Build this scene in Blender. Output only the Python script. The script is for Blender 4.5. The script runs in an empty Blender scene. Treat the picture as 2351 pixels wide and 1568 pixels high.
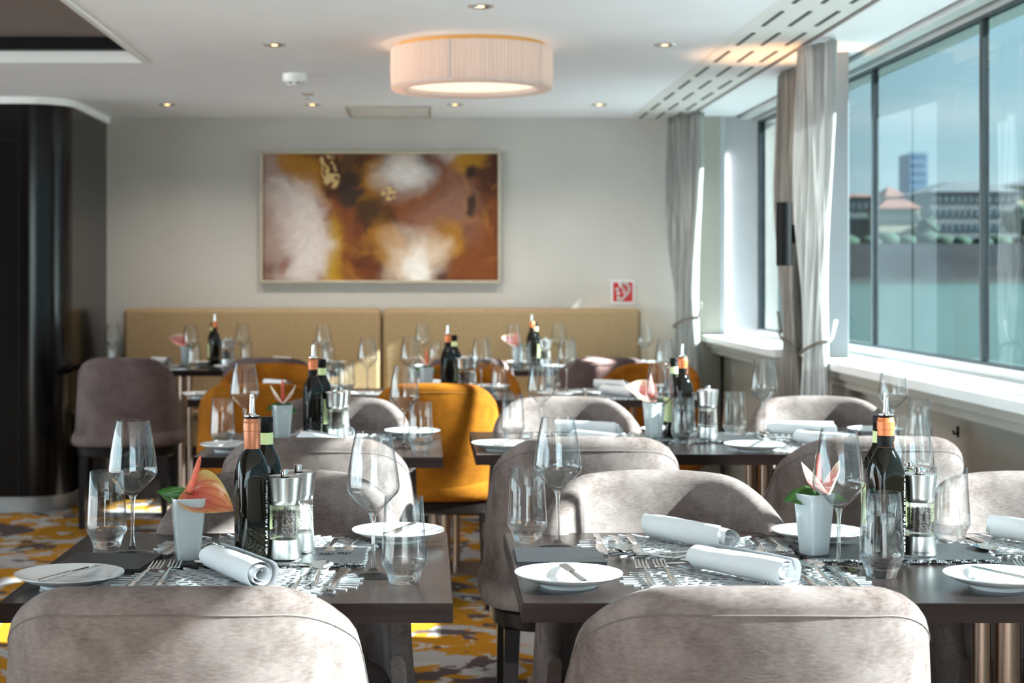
import bpy, math, random
from mathutils import Vector, Matrix, noise as mnoise
R = math.radians
PI = math.pi
sc = bpy.context.scene
C = bpy.context.collection
random.seed(7)

# ------------------------------------------------------------------ camera
CAM_Z = 1.245
cam_d = bpy.data.cameras.new('camera')
cam = bpy.data.objects.new('camera', cam_d)
C.objects.link(cam)
cam.location = (0, 0, CAM_Z)
cam.rotation_euler = (R(90), 0, 0)
cam_d.sensor_width = 36.0
cam_d.lens = 3800 / 2351 * 36.0
cam_d.shift_x = 0.0832
cam_d.shift_y = -0.0625
cam_d.clip_end = 3000
cam_d.dof.use_dof = True
cam_d.dof.focus_distance = 2.75
cam_d.dof.aperture_fstop = 7.2
sc.camera = cam

# ------------------------------------------------------------------ world, sun, exposure
sc.view_settings.view_transform = 'Standard'
sc.view_settings.look = 'None'
sc.view_settings.gamma = 1.0
sc.view_settings.use_curve_mapping = False
sc.view_settings.exposure = 2.25
sc.cycles.max_bounces = 14
sc.cycles.transparent_max_bounces = 40
sc.cycles.transmission_bounces = 16
sc.cycles.sample_clamp_indirect = 6.0

world = bpy.data.worlds.new('sky')
sc.world = world
world.use_nodes = True
wn = world.node_tree.nodes
wl = world.node_tree.links
wn.clear()
w_out = wn.new('ShaderNodeOutputWorld')
w_bg = wn.new('ShaderNodeBackground')
w_bg.inputs['Strength'].default_value = 2.1
w_tc = wn.new('ShaderNodeTexCoord')
w_sep = wn.new('ShaderNodeSeparateXYZ')
w_ramp = wn.new('ShaderNodeValToRGB')
w_map = wn.new('ShaderNodeMapping')
w_map.inputs['Scale'].default_value = (1.5, 1.5, 9.0)
w_noise = wn.new('ShaderNodeTexNoise')
w_noise.inputs['Scale'].default_value = 2.6
w_noise.inputs['Detail'].default_value = 5
w_cr = wn.new('ShaderNodeValToRGB')
w_mix = wn.new('ShaderNodeMixRGB')
w_mix.inputs[2].default_value = (0.86, 0.90, 0.92, 1)
e = w_ramp.color_ramp.elements
e[0].position = 0.47; e[0].color = (0.44, 0.47, 0.47, 1)
e[1].position = 0.505; e[1].color = (0.60, 0.76, 0.80, 1)
k = w_ramp.color_ramp.elements.new(0.62); k.color = (0.36, 0.60, 0.72, 1)
k = w_ramp.color_ramp.elements.new(1.0); k.color = (0.30, 0.50, 0.70, 1)
w_cr.color_ramp.elements[0].position = 0.48; w_cr.color_ramp.elements[0].color = (0, 0, 0, 1)
w_cr.color_ramp.elements[1].position = 0.70; w_cr.color_ramp.elements[1].color = (0.85, 0.85, 0.85, 1)
w_ma = wn.new('ShaderNodeMath'); w_ma.operation = 'MULTIPLY_ADD'
w_ma.inputs[1].default_value = 0.5; w_ma.inputs[2].default_value = 0.5
wl.new(w_tc.outputs['Generated'], w_sep.inputs[0])
wl.new(w_sep.outputs['Z'], w_ma.inputs[0])
wl.new(w_ma.outputs[0], w_ramp.inputs[0])
wl.new(w_tc.outputs['Generated'], w_map.inputs[0])
wl.new(w_map.outputs[0], w_noise.inputs['Vector'])
wl.new(w_noise.outputs['Fac'], w_cr.inputs[0])
wl.new(w_cr.outputs[0], w_mix.inputs[0])
wl.new(w_ramp.outputs[0], w_mix.inputs[1])
wl.new(w_mix.outputs[0], w_bg.inputs['Color'])
wl.new(w_bg.outputs[0], w_out.inputs[0])

sun_d = bpy.data.lights.new('sun', 'SUN')
sun_d.energy = 68.0
sun_d.angle = R(0.6)
sun_d.color = (1.0, 0.975, 0.95)
sun = bpy.data.objects.new('sun', sun_d)
C.objects.link(sun)
sun.rotation_euler = Vector((-1, 0.16, -0.57)).to_track_quat('-Z', 'Y').to_euler()
sun.location = (6, -1, 5)

# ------------------------------------------------------------------ materials
def nodes_of(name):
    m = bpy.data.materials.new(name)
    m.use_nodes = True
    return m, m.node_tree.nodes, m.node_tree.links

def pbr(name, col, rough=0.5, metal=0.0, var=0.0, scale=20.0, bump=0.0, bscale=200.0, sheen=0.0,
        coat=0.0, spec=None, stretch=(1, 1, 1), trans=0.0, ior=None, rvar=0.0, var2=None):
    m, n, l = nodes_of(name)
    b = n['Principled BSDF']
    b.inputs['Base Color'].default_value = (*col, 1)
    b.inputs['Roughness'].default_value = rough
    b.inputs['Metallic'].default_value = metal
    if sheen:
        b.inputs['Sheen Weight'].default_value = sheen
        b.inputs['Sheen Roughness'].default_value = 0.35
        b.inputs['Sheen Tint'].default_value = (*[min(1, c * 1.3 + .2) for c in col], 1)
    if coat:
        b.inputs['Coat Weight'].default_value = coat
        b.inputs['Coat Roughness'].default_value = 0.05
    if spec is not None:
        b.inputs['Specular IOR Level'].default_value = spec
    if trans:
        b.inputs['Transmission Weight'].default_value = trans
    if ior:
        b.inputs['IOR'].default_value = ior
    tc = n.new('ShaderNodeTexCoord')
    mp = n.new('ShaderNodeMapping')
    mp.inputs['Scale'].default_value = stretch
    l.new(tc.outputs['Object'], mp.inputs[0])
    if var:
        t = n.new('ShaderNodeTexNoise')
        t.inputs['Scale'].default_value = scale
        t.inputs['Detail'].default_value = 6
        l.new(mp.outputs[0], t.inputs['Vector'])
        r = n.new('ShaderNodeValToRGB')
        r.color_ramp.elements[0].position = 0.3
        r.color_ramp.elements[1].position = 0.72
        r.color_ramp.elements[0].color = (*[max(0, c * (1 - var)) for c in col], 1)
        r.color_ramp.elements[1].color = (*[min(1, c * (1 + var)) for c in (var2 or col)], 1)
        l.new(t.outputs['Fac'], r.inputs[0])
        l.new(r.outputs[0], b.inputs['Base Color'])
        if rvar:
            mr = n.new('ShaderNodeMapRange')
            mr.inputs['To Min'].default_value = rough - rvar
            mr.inputs['To Max'].default_value = rough + rvar
            l.new(t.outputs['Fac'], mr.inputs[0])
            l.new(mr.outputs[0], b.inputs['Roughness'])
    if bump:
        t2 = n.new('ShaderNodeTexNoise')
        t2.inputs['Scale'].default_value = bscale
        t2.inputs['Detail'].default_value = 3
        l.new(mp.outputs[0], t2.inputs['Vector'])
        bp = n.new('ShaderNodeBump')
        bp.inputs['Strength'].default_value = bump
        bp.inputs['Distance'].default_value = 0.004
        l.new(t2.outputs['Fac'], bp.inputs['Height'])
        l.new(bp.outputs[0], b.inputs['Normal'])
    return m

def velvet(name, col, dark, sheen=0.35):
    m, n, l = nodes_of(name)
    b = n['Principled BSDF']
    b.inputs['Roughness'].default_value = 0.85
    b.inputs['Specular IOR Level'].default_value = 0.06
    b.inputs['Sheen Weight'].default_value = sheen
    b.inputs['Sheen Roughness'].default_value = 0.4
    b.inputs['Sheen Tint'].default_value = (*[min(1, c * 1.2 + .15) for c in col], 1)
    tc = n.new('ShaderNodeTexCoord')
    t = n.new('ShaderNodeTexNoise'); t.inputs['Scale'].default_value = 9; t.inputs['Detail'].default_value = 8
    t.inputs['Roughness'].default_value = 0.62
    t2 = n.new('ShaderNodeTexNoise'); t2.inputs['Scale'].default_value = 260; t2.inputs['Detail'].default_value = 2
    mp = n.new('ShaderNodeMapping'); mp.inputs['Scale'].default_value = (0.35, 0.35, 1.4)
    l.new(tc.outputs['Object'], t.inputs['Vector'])
    l.new(tc.outputs['Object'], mp.inputs[0])
    l.new(mp.outputs[0], t2.inputs['Vector'])
    ad = n.new('ShaderNodeMath'); ad.operation = 'MULTIPLY_ADD'
    ad.inputs[1].default_value = 0.30
    l.new(t2.outputs['Fac'], ad.inputs[0]); l.new(t.outputs['Fac'], ad.inputs[2])
    r = n.new('ShaderNodeValToRGB')
    r.color_ramp.elements[0].position = 0.42; r.color_ramp.elements[0].color = (*dark, 1)
    r.color_ramp.elements[1].position = 0.78; r.color_ramp.elements[1].color = (*col, 1)
    l.new(ad.outputs[0], r.inputs[0])
    l.new(r.outputs[0], b.inputs['Base Color'])
    bp = n.new('ShaderNodeBump'); bp.inputs['Strength'].default_value = 0.12; bp.inputs['Distance'].default_value = 0.002
    l.new(t2.outputs['Fac'], bp.inputs['Height']); l.new(bp.outputs[0], b.inputs['Normal'])
    return m

def emit(name, col, s):
    m, n, l = nodes_of(name)
    n.remove(n['Principled BSDF'])
    em = n.new('ShaderNodeEmission')
    em.inputs[0].default_value = (*col, 1); em.inputs[1].default_value = s
    l.new(em.outputs[0], n['Material Output'].inputs[0])
    return m

def window_glass(name, tint, refl=0.75, edge=None):
    m, n, l = nodes_of(name)
    n.remove(n['Principled BSDF'])
    tr = n.new('ShaderNodeBsdfTransparent'); tr.inputs[0].default_value = (*tint, 1)
    if edge is not None:        # a longer way through the glass where the wall is seen edge-on
        lw2 = n.new('ShaderNodeLayerWeight'); lw2.inputs['Blend'].default_value = 0.5
        p2 = n.new('ShaderNodeMath'); p2.operation = 'POWER'; p2.inputs[1].default_value = 3.0
        mc = n.new('ShaderNodeMixRGB'); mc.inputs[1].default_value = (*tint, 1); mc.inputs[2].default_value = (*edge, 1)
        l.new(lw2.outputs['Facing'], p2.inputs[0]); l.new(p2.outputs[0], mc.inputs[0]); l.new(mc.outputs[0], tr.inputs[0])
    gl = n.new('ShaderNodeBsdfGlossy'); gl.inputs['Roughness'].default_value = 0.0
    gl.inputs[0].default_value = (refl, refl, refl, 1)
    lw = n.new('ShaderNodeLayerWeight'); lw.inputs['Blend'].default_value = 0.5
    pw = n.new('ShaderNodeMath'); pw.operation = 'POWER'; pw.inputs[1].default_value = 5.0
    fr = n.new('ShaderNodeMath'); fr.operation = 'MULTIPLY_ADD'; fr.inputs[1].default_value = 0.95; fr.inputs[2].default_value = 0.04
    l.new(lw.outputs['Facing'], pw.inputs[0]); l.new(pw.outputs[0], fr.inputs[0])
    mx = n.new('ShaderNodeMixShader')
    l.new(fr.outputs[0], mx.inputs[0]); l.new(tr.outputs[0], mx.inputs[1]); l.new(gl.outputs[0], mx.inputs[2])
    l.new(mx.outputs[0], n['Material Output'].inputs[0])
    return m

def drink_glass(name, tint=(1, 1, 1), tfac=0.45):
    m, n, l = nodes_of(name)
    n.remove(n['Principled BSDF'])
    g = n.new('ShaderNodeBsdfGlass'); g.inputs['Roughness'].default_value = 0.0; g.inputs['IOR'].default_value = 1.5
    g.inputs[0].default_value = (*tint, 1)
    tr = n.new('ShaderNodeBsdfTransparent'); tr.inputs[0].default_value = (*[0.98 * t for t in tint], 1)
    mx = n.new('ShaderNodeMixShader'); mx.inputs[0].default_value = tfac
    l.new(g.outputs[0], mx.inputs[1]); l.new(tr.outputs[0], mx.inputs[2])
    l.new(mx.outputs[0], n['Material Output'].inputs[0])
    return m

def cloth_translucent(name, col, fac, stripes=0.0, col2=None):
    m, n, l = nodes_of(name)
    b = n['Principled BSDF']
    b.inputs['Roughness'].default_value = 0.6
    b.inputs['Sheen Weight'].default_value = 0.3
    tl = n.new('ShaderNodeBsdfTranslucent')
    mx = n.new('ShaderNodeMixShader'); mx.inputs[0].default_value = fac
    tc = n.new('ShaderNodeTexCoord'); mp = n.new('ShaderNodeMapping')
    mp.inputs['Scale'].default_value = (1, 1, 0.02)
    t = n.new('ShaderNodeTexNoise'); t.inputs['Scale'].default_value = 60; t.inputs['Detail'].default_value = 2
    r = n.new('ShaderNodeValToRGB')
    c2 = col2 or [c * (1 - stripes) for c in col]
    r.color_ramp.elements[0].position = 0.42; r.color_ramp.elements[0].color = (*c2, 1)
    r.color_ramp.elements[1].position = 0.58; r.color_ramp.elements[1].color = (*col, 1)
    l.new(tc.outputs['Object'], mp.inputs[0]); l.new(mp.outputs[0], t.inputs['Vector'])
    l.new(t.outputs['Fac'], r.inputs[0]); l.new(r.outputs[0], b.inputs['Base Color']); l.new(r.outputs[0], tl.inputs[0])
    l.new(b.outputs[0], mx.inputs[1]); l.new(tl.outputs[0], mx.inputs[2])
    l.new(mx.outputs[0], n['Material Output'].inputs[0])
    return m

def vcol(name, rough=0.5, bump=0.0, bscale=90, coat=0.0, translucent=0.0):
    m, n, l = nodes_of(name)
    b = n['Principled BSDF']; b.inputs['Roughness'].default_value = rough
    b.inputs['Specular IOR Level'].default_value = 0.2
    if coat:
        b.inputs['Coat Weight'].default_value = coat
    a = n.new('ShaderNodeVertexColor'); a.layer_name = 'Col'
    l.new(a.outputs[0], b.inputs['Base Color'])
    if bump:
        tc = n.new('ShaderNodeTexCoord')
        t2 = n.new('ShaderNodeTexNoise'); t2.inputs['Scale'].default_value = bscale
        l.new(tc.outputs['Object'], t2.inputs['Vector'])
        bp = n.new('ShaderNodeBump'); bp.inputs['Strength'].default_value = bump
        bp.inputs['Distance'].default_value = 0.003
        l.new(t2.outputs['Fac'], bp.inputs['Height']); l.new(bp.outputs[0], b.inputs['Normal'])
    if translucent:
        tl = n.new('ShaderNodeBsdfTranslucent'); l.new(a.outputs[0], tl.inputs[0])
        mx = n.new('ShaderNodeMixShader'); mx.inputs[0].default_value = translucent
        l.new(b.outputs[0], mx.inputs[1]); l.new(tl.outputs[0], mx.inputs[2])
        l.new(mx.outputs[0], n['Material Output'].inputs[0])
    return m

def carpet_mat():
    m, n, l = nodes_of('carpet')
    b = n['Principled BSDF']; b.inputs['Roughness'].default_value = 0.95; b.inputs['Specular IOR Level'].default_value = 0.05
    tc = n.new('ShaderNodeTexCoord')
    def layer(scale, off, lo, hi):
        mp = n.new('ShaderNodeMapping'); mp.inputs['Location'].default_value = off
        mp.inputs['Scale'].default_value = (1.0, 1.0, 1)
        t = n.new('ShaderNodeTexNoise'); t.inputs['Scale'].default_value = scale; t.inputs['Detail'].default_value = 4
        t.inputs['Roughness'].default_value = 0.55; t.inputs['Distortion'].default_value = 0.4
        r = n.new('ShaderNodeValToRGB'); r.color_ramp.elements[0].position = lo; r.color_ramp.elements[1].position = hi
        l.new(tc.outputs['Object'], mp.inputs[0]); l.new(mp.outputs[0], t.inputs['Vector']); l.new(t.outputs['Fac'], r.inputs[0])
        return r
    a1 = layer(3.6, (0, 0, 0), 0.485, 0.50)
    a2 = layer(4.0, (7, 3, 0), 0.55, 0.565)
    a3 = layer(7.0, (1, 9, 0), 0.60, 0.615)
    base = (0.33, 0.305, 0.30)
    m1 = n.new('ShaderNodeMixRGB'); m1.inputs[1].default_value = (*base, 1); m1.inputs[2].default_value = (0.36, 0.155, 0.012, 1)
    m2 = n.new('ShaderNodeMixRGB'); m2.inputs[2].default_value = (0.08, 0.058, 0.058, 1)
    m3 = n.new('ShaderNodeMixRGB'); m3.inputs[2].default_value = (0.38, 0.355, 0.34, 1)
    l.new(a1.outputs[0], m1.inputs[0]); l.new(m1.outputs[0], m2.inputs[1]); l.new(a2.outputs[0], m2.inputs[0])
    l.new(m2.outputs[0], m3.inputs[1]); l.new(a3.outputs[0], m3.inputs[0])
    l.new(m3.outputs[0], b.inputs['Base Color'])
    t2 = n.new('ShaderNodeTexNoise'); t2.inputs['Scale'].default_value = 500
    bp = n.new('ShaderNodeBump'); bp.inputs['Strength'].default_value = 0.4; bp.inputs['Distance'].default_value = 0.004
    l.new(tc.outputs['Object'], t2.inputs['Vector']); l.new(t2.outputs['Fac'], bp.inputs['Height']); l.new(bp.outputs[0], b.inputs['Normal'])
    return m

M = {}
M['carpet'] = carpet_mat()
M['ceiling'] = pbr('ceiling_paint', (0.85, 0.865, 0.915), 0.7, var=0.02, scale=3, bump=0.05, bscale=260)
M['grille'] = pbr('perforated_panel', (0.74, 0.73, 0.72), 0.5, var=0.03, scale=4, bump=0.02)
M['white'] = pbr('white_lacquer', (0.82, 0.82, 0.81), 0.32, var=0.02, scale=5, bump=0.02)
M['white_matt'] = pbr('white_matt', (0.78, 0.78, 0.77), 0.6, var=0.03, scale=8, bump=0.03)
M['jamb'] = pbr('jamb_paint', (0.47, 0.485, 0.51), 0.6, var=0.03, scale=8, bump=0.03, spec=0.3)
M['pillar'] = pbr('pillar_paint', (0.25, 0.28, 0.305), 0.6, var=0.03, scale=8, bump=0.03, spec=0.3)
M['wall'] = pbr('wall_cover', (0.49, 0.47, 0.435), 0.75, var=0.05, scale=2.5, bump=0.15, bscale=420)
M['wall_low'] = pbr('wall_panel', (0.40, 0.37, 0.32), 0.55, var=0.06, scale=3, bump=0.05)
M['slot'] = pbr('dark_slot', (0.03, 0.035, 0.035), 0.6, var=0.2, scale=9)
M['trim_brown'] = pbr('brown_trim', (0.13, 0.10, 0.08), 0.5, var=0.1, scale=6, spec=.2)
M['recess'] = pbr('recess_brown', (0.19, 0.155, 0.145), 0.6, var=0.1, scale=3)
M['black'] = pbr('matt_black', (0.005, 0.0045, 0.0045), 0.5, var=0.2, scale=8, spec=0.15)
M['cabinet'] = pbr('wenge_panel', (0.003, 0.0024, 0.0024), 0.17, var=0.25, scale=14, stretch=(1, 1, .05), spec=0.32)
M['toekick'] = pbr('plinth_steel', (0.30, 0.28, 0.27), 0.4, 0.3, var=0.08, scale=5)
M['wood'] = pbr('wenge_laminate', (0.014, 0.0085, 0.0075), 0.24, var=0.35, scale=26, stretch=(0.05, 1.6, 1.6), bump=0.03, bscale=70, spec=0.32)
M['edge'] = pbr('wenge_edge', (0.013, 0.0075, 0.0066), 0.42, var=0.4, scale=30, stretch=(.06, .06, 3), spec=0.07)
M['leg_wood'] = pbr('dark_leg_wood', (0.009, 0.006, 0.006), 0.35, var=0.3, scale=30, stretch=(1, 1, .1), spec=0.2)
M['bronze'] = pbr('bronze_metal', (0.34, 0.25, 0.20), 0.28, 0.95, var=0.12, scale=12, stretch=(1, 1, .1))
M['chrome'] = pbr('polished_steel', (0.70, 0.69, 0.67), 0.10, 1.0, var=0.04, scale=10)
M['cutlery'] = pbr('cutlery_steel', (0.66, 0.65, 0.63), 0.13, 1.0, var=0.06, scale=60)
M['brushed'] = pbr('brushed_steel', (0.62, 0.61, 0.60), 0.26, 1.0, var=0.10, scale=40, stretch=(1, 1, .05), bump=0.03, bscale=120)
M['velvet'] = velvet('greige_velvet', (0.192, 0.153, 0.143), (0.066, 0.046, 0.040), 0.14)
M['velvet_b'] = velvet('mustard_velvet', (0.27, 0.092, 0.007), (0.120, 0.036, 0.003), 0.0)
M['velvet_c'] = velvet('taupe_velvet', (0.142, 0.100, 0.095), (0.072, 0.049, 0.048), 0.2)
M['piping'] = pbr('greige_thread', (0.12, 0.095, 0.088), 0.9, var=0.15, scale=80)
M['piping_b'] = pbr('mustard_thread', (0.28, 0.12, 0.015), 0.9, var=0.15, scale=80)
M['piping_c'] = pbr('taupe_thread', (0.08, 0.06, 0.06), 0.9, var=0.15, scale=80)
M['banq'] = pbr('gold_weave', (0.33, 0.225, 0.115), 0.8, var=0.12, scale=60, bump=0.25, bscale=380, sheen=0.2)
M['ceramic'] = pbr('white_porcelain', (0.66, 0.66, 0.665), 0.12, var=0.01, scale=5, coat=0.3)
M['vase'] = pbr('glazed_pot', (0.40, 0.43, 0.44), 0.14, var=0.02, scale=6, coat=0.5)
M['soil'] = pbr('potting_soil', (0.05, 0.035, 0.025), 0.95, var=0.4, scale=150, bump=0.8, bscale=200)
M['oil_glass'] = pbr('dark_bottle_glass', (0.004, 0.0035, 0.002), 0.04, var=0.3, scale=10, spec=0.4)
M['copper'] = pbr('copper_foil', (0.47, 0.17, 0.085), 0.36, 0.45, var=0.06, scale=30)
M['copper_b'] = pbr('orange_foil', (0.60, 0.17, 0.055), 0.36, 0.35, var=0.06, scale=30)
M['lime'] = pbr('lime_label', (0.60, 0.68, 0.32), 0.55, var=0.05, scale=30)
M['print'] = pbr('white_print', (0.40, 0.40, 0.39), 0.6, var=0.06, scale=90)
M['slate'] = pbr('slate_stone', (0.022, 0.024, 0.026), 0.42, var=0.3, scale=50, bump=0.35, bscale=160, spec=0.3)
M['slate_edge'] = pbr('slate_broken_edge', (0.03, 0.032, 0.034), 0.5, var=0.7, scale=110, bump=1.0, bscale=240)
M['leather'] = pbr('black_leather', (0.018, 0.0185, 0.020), 0.45, var=0.15, scale=120, bump=0.25, bscale=420, spec=0.3)
M['linen'] = pbr('white_linen', (0.62, 0.62, 0.635), 0.85, var=0.02, scale=30, bump=0.12, bscale=700, sheen=0.15)
M['mat'] = pbr('silver_lattice', (0.66, 0.66, 0.67), 0.28, 0.55, var=0.08, scale=40)
M['leaf'] = pbr('green_leaf', (0.045, 0.14, 0.022), 0.4, var=0.4, scale=40)
M['spadix'] = pbr('coral_spadix', (0.78, 0.15, 0.085), 0.45, var=0.2, scale=90, bump=0.7, bscale=380)
M['pepper'] = pbr('peppercorns', (0.035, 0.022, 0.017), 0.6, var=0.9, scale=90, bump=0.6, bscale=600)
M['salt'] = pbr('coarse_salt', (0.55, 0.53, 0.50), 0.5, var=0.3, scale=120)
M['spathe'] = vcol('spathe_wax', 0.28, coat=0.3, translucent=0.18)
M['painting'] = vcol('oil_painting', 0.5, bump=0.3)
M['frame'] = pbr('champagne_frame', (0.42, 0.37, 0.28), 0.4, 0.35, var=0.08, scale=20)
M['red'] = pbr('sign_red', (0.42, 0.006, 0.010), 0.4, var=0.05, scale=20)
M['sign_white'] = pbr('sign_white', (0.62, 0.60, 0.60), 0.4, var=0.03, scale=20)
M['alu'] = pbr('light_aluminium', (0.72, 0.73, 0.73), 0.35, 0.4, var=0.04, scale=8)
M['dark_frame'] = pbr('dark_seal', (0.020, 0.028, 0.032), 0.4, var=0.2, scale=12)
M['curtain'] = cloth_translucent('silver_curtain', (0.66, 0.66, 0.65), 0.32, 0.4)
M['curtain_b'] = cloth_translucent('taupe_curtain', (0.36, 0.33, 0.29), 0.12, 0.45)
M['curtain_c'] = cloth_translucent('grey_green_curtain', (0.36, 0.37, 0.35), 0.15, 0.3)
M['cord'] = pbr('tieback_cord', (0.16, 0.14, 0.12), 0.8, var=0.2, scale=60)
M['shade'] = cloth_translucent('pleated_shade', (0.66, 0.60, 0.585), 0.28, 0.06)
M['lamp_disc'] = emit('lamp_diffuser', (1.0, 0.80, 0.60), 0.30)
M['spot_disc'] = emit('spot_bulb', (1.0, 0.50, 0.20), 1.6)
M['gold_inner'] = pbr('amber_top_ring', (0.7, 0.4, 0.12), 0.6, var=0.05, scale=9)
M['glass'] = drink_glass('clear_glass')
M['thin'] = window_glass('thin_clear_glass', (0.985, 0.99, 0.99), 1.0, (0.50, 0.53, 0.55))
M['acrylic'] = drink_glass('clear_acrylic', tfac=0.6)
M['pane'] = window_glass('window_pane', (0.315, 0.352, 0.358), 0.26)
M['water'] = pbr('river_water', (0.036, 0.070, 0.056), 0.25, var=0.15, scale=0.12, bump=0.3, bscale=0.8, spec=0.3)
M['bank'] = pbr('stone_embankment', (0.042, 0.045, 0.052), 0.9, var=0.45, scale=0.10, stretch=(1, 1, 4))
M['quay'] = pbr('quay_stone', (0.09, 0.097, 0.095), 0.9, var=0.2, scale=0.3)
M['hedge'] = pbr('hedge_green', (0.022, 0.050, 0.032), 0.95, var=0.5, scale=0.6, bump=1.0, bscale=1.5)
M['fac1'] = pbr('facade_grey', (0.13, 0.16, 0.165), 0.9, var=0.15, scale=0.2)
M['fac2'] = pbr('facade_cream', (0.32, 0.295, 0.21), 0.9, var=0.1, scale=0.3)
M['fac3'] = pbr('facade_stone', (0.135, 0.145, 0.155), 0.9, var=0.15, scale=0.2)
M['roof_r'] = pbr('roof_tiles', (0.15, 0.065, 0.048), 0.85, var=0.2, scale=1.0)
M['roof_g'] = pbr('roof_slate', (0.075, 0.085, 0.095), 0.8, var=0.15, scale=0.8)
M['win_far'] = pbr('far_window', (0.10, 0.13, 0.15), 0.3, var=0.2, scale=2)
M['tower'] = pbr('tower_glass', (0.04, 0.105, 0.22), 0.6, var=0.2, scale=0.3)
M['tower_b'] = pbr('tower_glass_pale', (0.09, 0.17, 0.27), 0.6, var=0.2, scale=0.3)
M['hull'] = pbr('ship_hull', (0.7, 0.7, 0.7), 0.5, var=0.03, scale=3)

# ------------------------------------------------------------------ mesh builders
class MB:
    def __init__(s):
        s.v = []; s.f = []; s.c = None
    def box(s, cx, cy, cz, sx, sy, sz, rz=0.0, mat=None):
        o = len(s.v); c, q = math.cos(rz), math.sin(rz)
        for z in (-.5, .5):
            for x, y in ((-.5, -.5), (.5, -.5), (.5, .5), (-.5, .5)):
                X, Y = x * sx, y * sy
                s.v.append((cx + X * c - Y * q, cy + X * q + Y * c, cz + z * sz))
        for f in ((0, 3, 2, 1), (4, 5, 6, 7), (0, 1, 5, 4), (1, 2, 6, 5), (2, 3, 7, 6), (3, 0, 4, 7)):
            s.f.append(tuple(o + i for i in f))
        return s
    def span(s, x0, x1, y0, y1, z0, z1):
        return s.box((x0 + x1) / 2, (y0 + y1) / 2, (z0 + z1) / 2, x1 - x0, y1 - y0, z1 - z0)
    def loft(s, rings, close=True, cap0=False, cap1=False):
        o = len(s.v); n = len(rings[0])
        for r in rings: s.v.extend(tuple(p) for p in r)
        for i in range(len(rings) - 1):
            for j in range(n if close else n - 1):
                k = (j + 1) % n
                s.f.append((o + i * n + j, o + i * n + k, o + (i + 1) * n + k, o + (i + 1) * n + j))
        if cap0: s.f.append(tuple(o + j for j in reversed(range(n))))
        if cap1: s.f.append(tuple(o + (len(rings) - 1) * n + j for j in range(n)))
        return s
    def lathe(s, prof, n=40, cx=0, cy=0, cap0=False, cap1=False):
        return s.loft([[(cx + r * math.cos(2 * PI * j / n), cy + r * math.sin(2 * PI * j / n), z) for j in range(n)] for r, z in prof], True, cap0, cap1)
    def tube(s, pts, rad, n=8, cap=True):
        pts = [Vector(p) for p in pts]
        rings = []
        up = Vector((0, 0, 1))
        for i, p in enumerate(pts):
            t = (pts[min(i + 1, len(pts) - 1)] - pts[max(i - 1, 0)]).normalized()
            a = t.cross(up)
            if a.length < 1e-3: a = t.cross(Vector((0, 1, 0)))
            a.normalize(); b = t.cross(a).normalized()
            r = rad[i] if isinstance(rad, (list, tuple)) else rad
            rings.append([p + a * (r * math.cos(2 * PI * j / n)) + b * (r * math.sin(2 * PI * j / n)) for j in range(n)])
        return s.loft(rings, True, cap, cap)
    def prism(s, poly, z0, z1):
        return s.loft([[(x, y, z0) for x, y in poly], [(x, y, z1) for x, y in poly]], True, True, True)
    def grid(s, pts):
        return s.loft(pts, False)
    def sphere(s, c, r, n=8, m=6, sq=(1, 1, 1)):
        return s.loft([[(c[0] + sq[0] * r * math.sin(PI * i / m) * math.cos(2 * PI * j / n), c[1] + sq[1] * r * math.sin(PI * i / m) * math.sin(2 * PI * j / n), c[2] - sq[2] * r * math.cos(PI * i / m)) for j in range(n)] for i in range(m + 1)])
    def mesh(s, name, mat, smooth=None, cols=None):
        me = bpy.data.meshes.new(name)
        me.from_pydata(s.v, [], s.f)
        me.validate()
        me.update()
        if mat: me.materials.append(M[mat] if isinstance(mat, str) else mat)
        if cols:
            a = me.color_attributes.new('Col', 'FLOAT_COLOR', 'POINT')
            for i, c in enumerate(cols): a.data[i].color = (*c, 1)
        if smooth is not None:
            me.shade_smooth()
            if smooth < 180: me.set_sharp_from_angle(angle=R(smooth))
        return me
    def build(s, name, mat, parent=None, smooth=None, bevel=0, seg=2, cols=None):
        o = link(name, s.mesh(name, mat, smooth, cols), parent)
        if bevel:
            b = o.modifiers.new('bevel', 'BEVEL'); b.width = bevel; b.segments = seg; b.limit_method = 'ANGLE'
            b.harden_normals = False
        return o

def link(name, data, parent=None):
    o = bpy.data.objects.new(name, data)
    C.objects.link(o)
    if parent: o.parent = parent
    return o
def tag(o, label=None, cat=None, group=None, kind=None):
    if label: o['label'] = label
    if cat: o['category'] = cat
    if group: o['group'] = group
    if kind: o['kind'] = kind
    return o
def empty(name, loc, rz=0.0):
    o = link(name, None)
    o.location = loc; o.rotation_euler = (0, 0, rz); o.empty_display_size = 0.05
    return o
def structure(o, label=None):
    return tag(o, label, kind='structure')

# a spec is (name, root_mesh or None, [(part, mesh, [(sub, mesh)...], kind)...]); inst() links a fresh copy sharing the meshes
def inst(spec, loc, rz=0.0, label=None, cat=None, group=None, rx=0.0, ry=0.0, names=None):
    name, root, parts = spec
    o = link(name, root)
    o.location = loc; o.rotation_euler = (rx, ry, rz)
    tag(o, label, cat, group)
    for p in parts:
        c = link(p[0], p[1], o)
        if len(p) > 3 and p[3]: c['kind'] = p[3]
        if len(p) > 4 and p[4]: c['label'] = p[4]
        for sname, sm in (p[2] if len(p) > 2 else []):
            link(sname, sm, c)
    return o

def smoothstep(a, b, x):
    t = max(0, min(1, (x - a) / (b - a)))
    return t * t * (3 - 2 * t)
def lerp(a, b, t): return a + (b - a) * t
def sgnpow(v, p): return math.copysign(abs(v) ** p, v)

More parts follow.
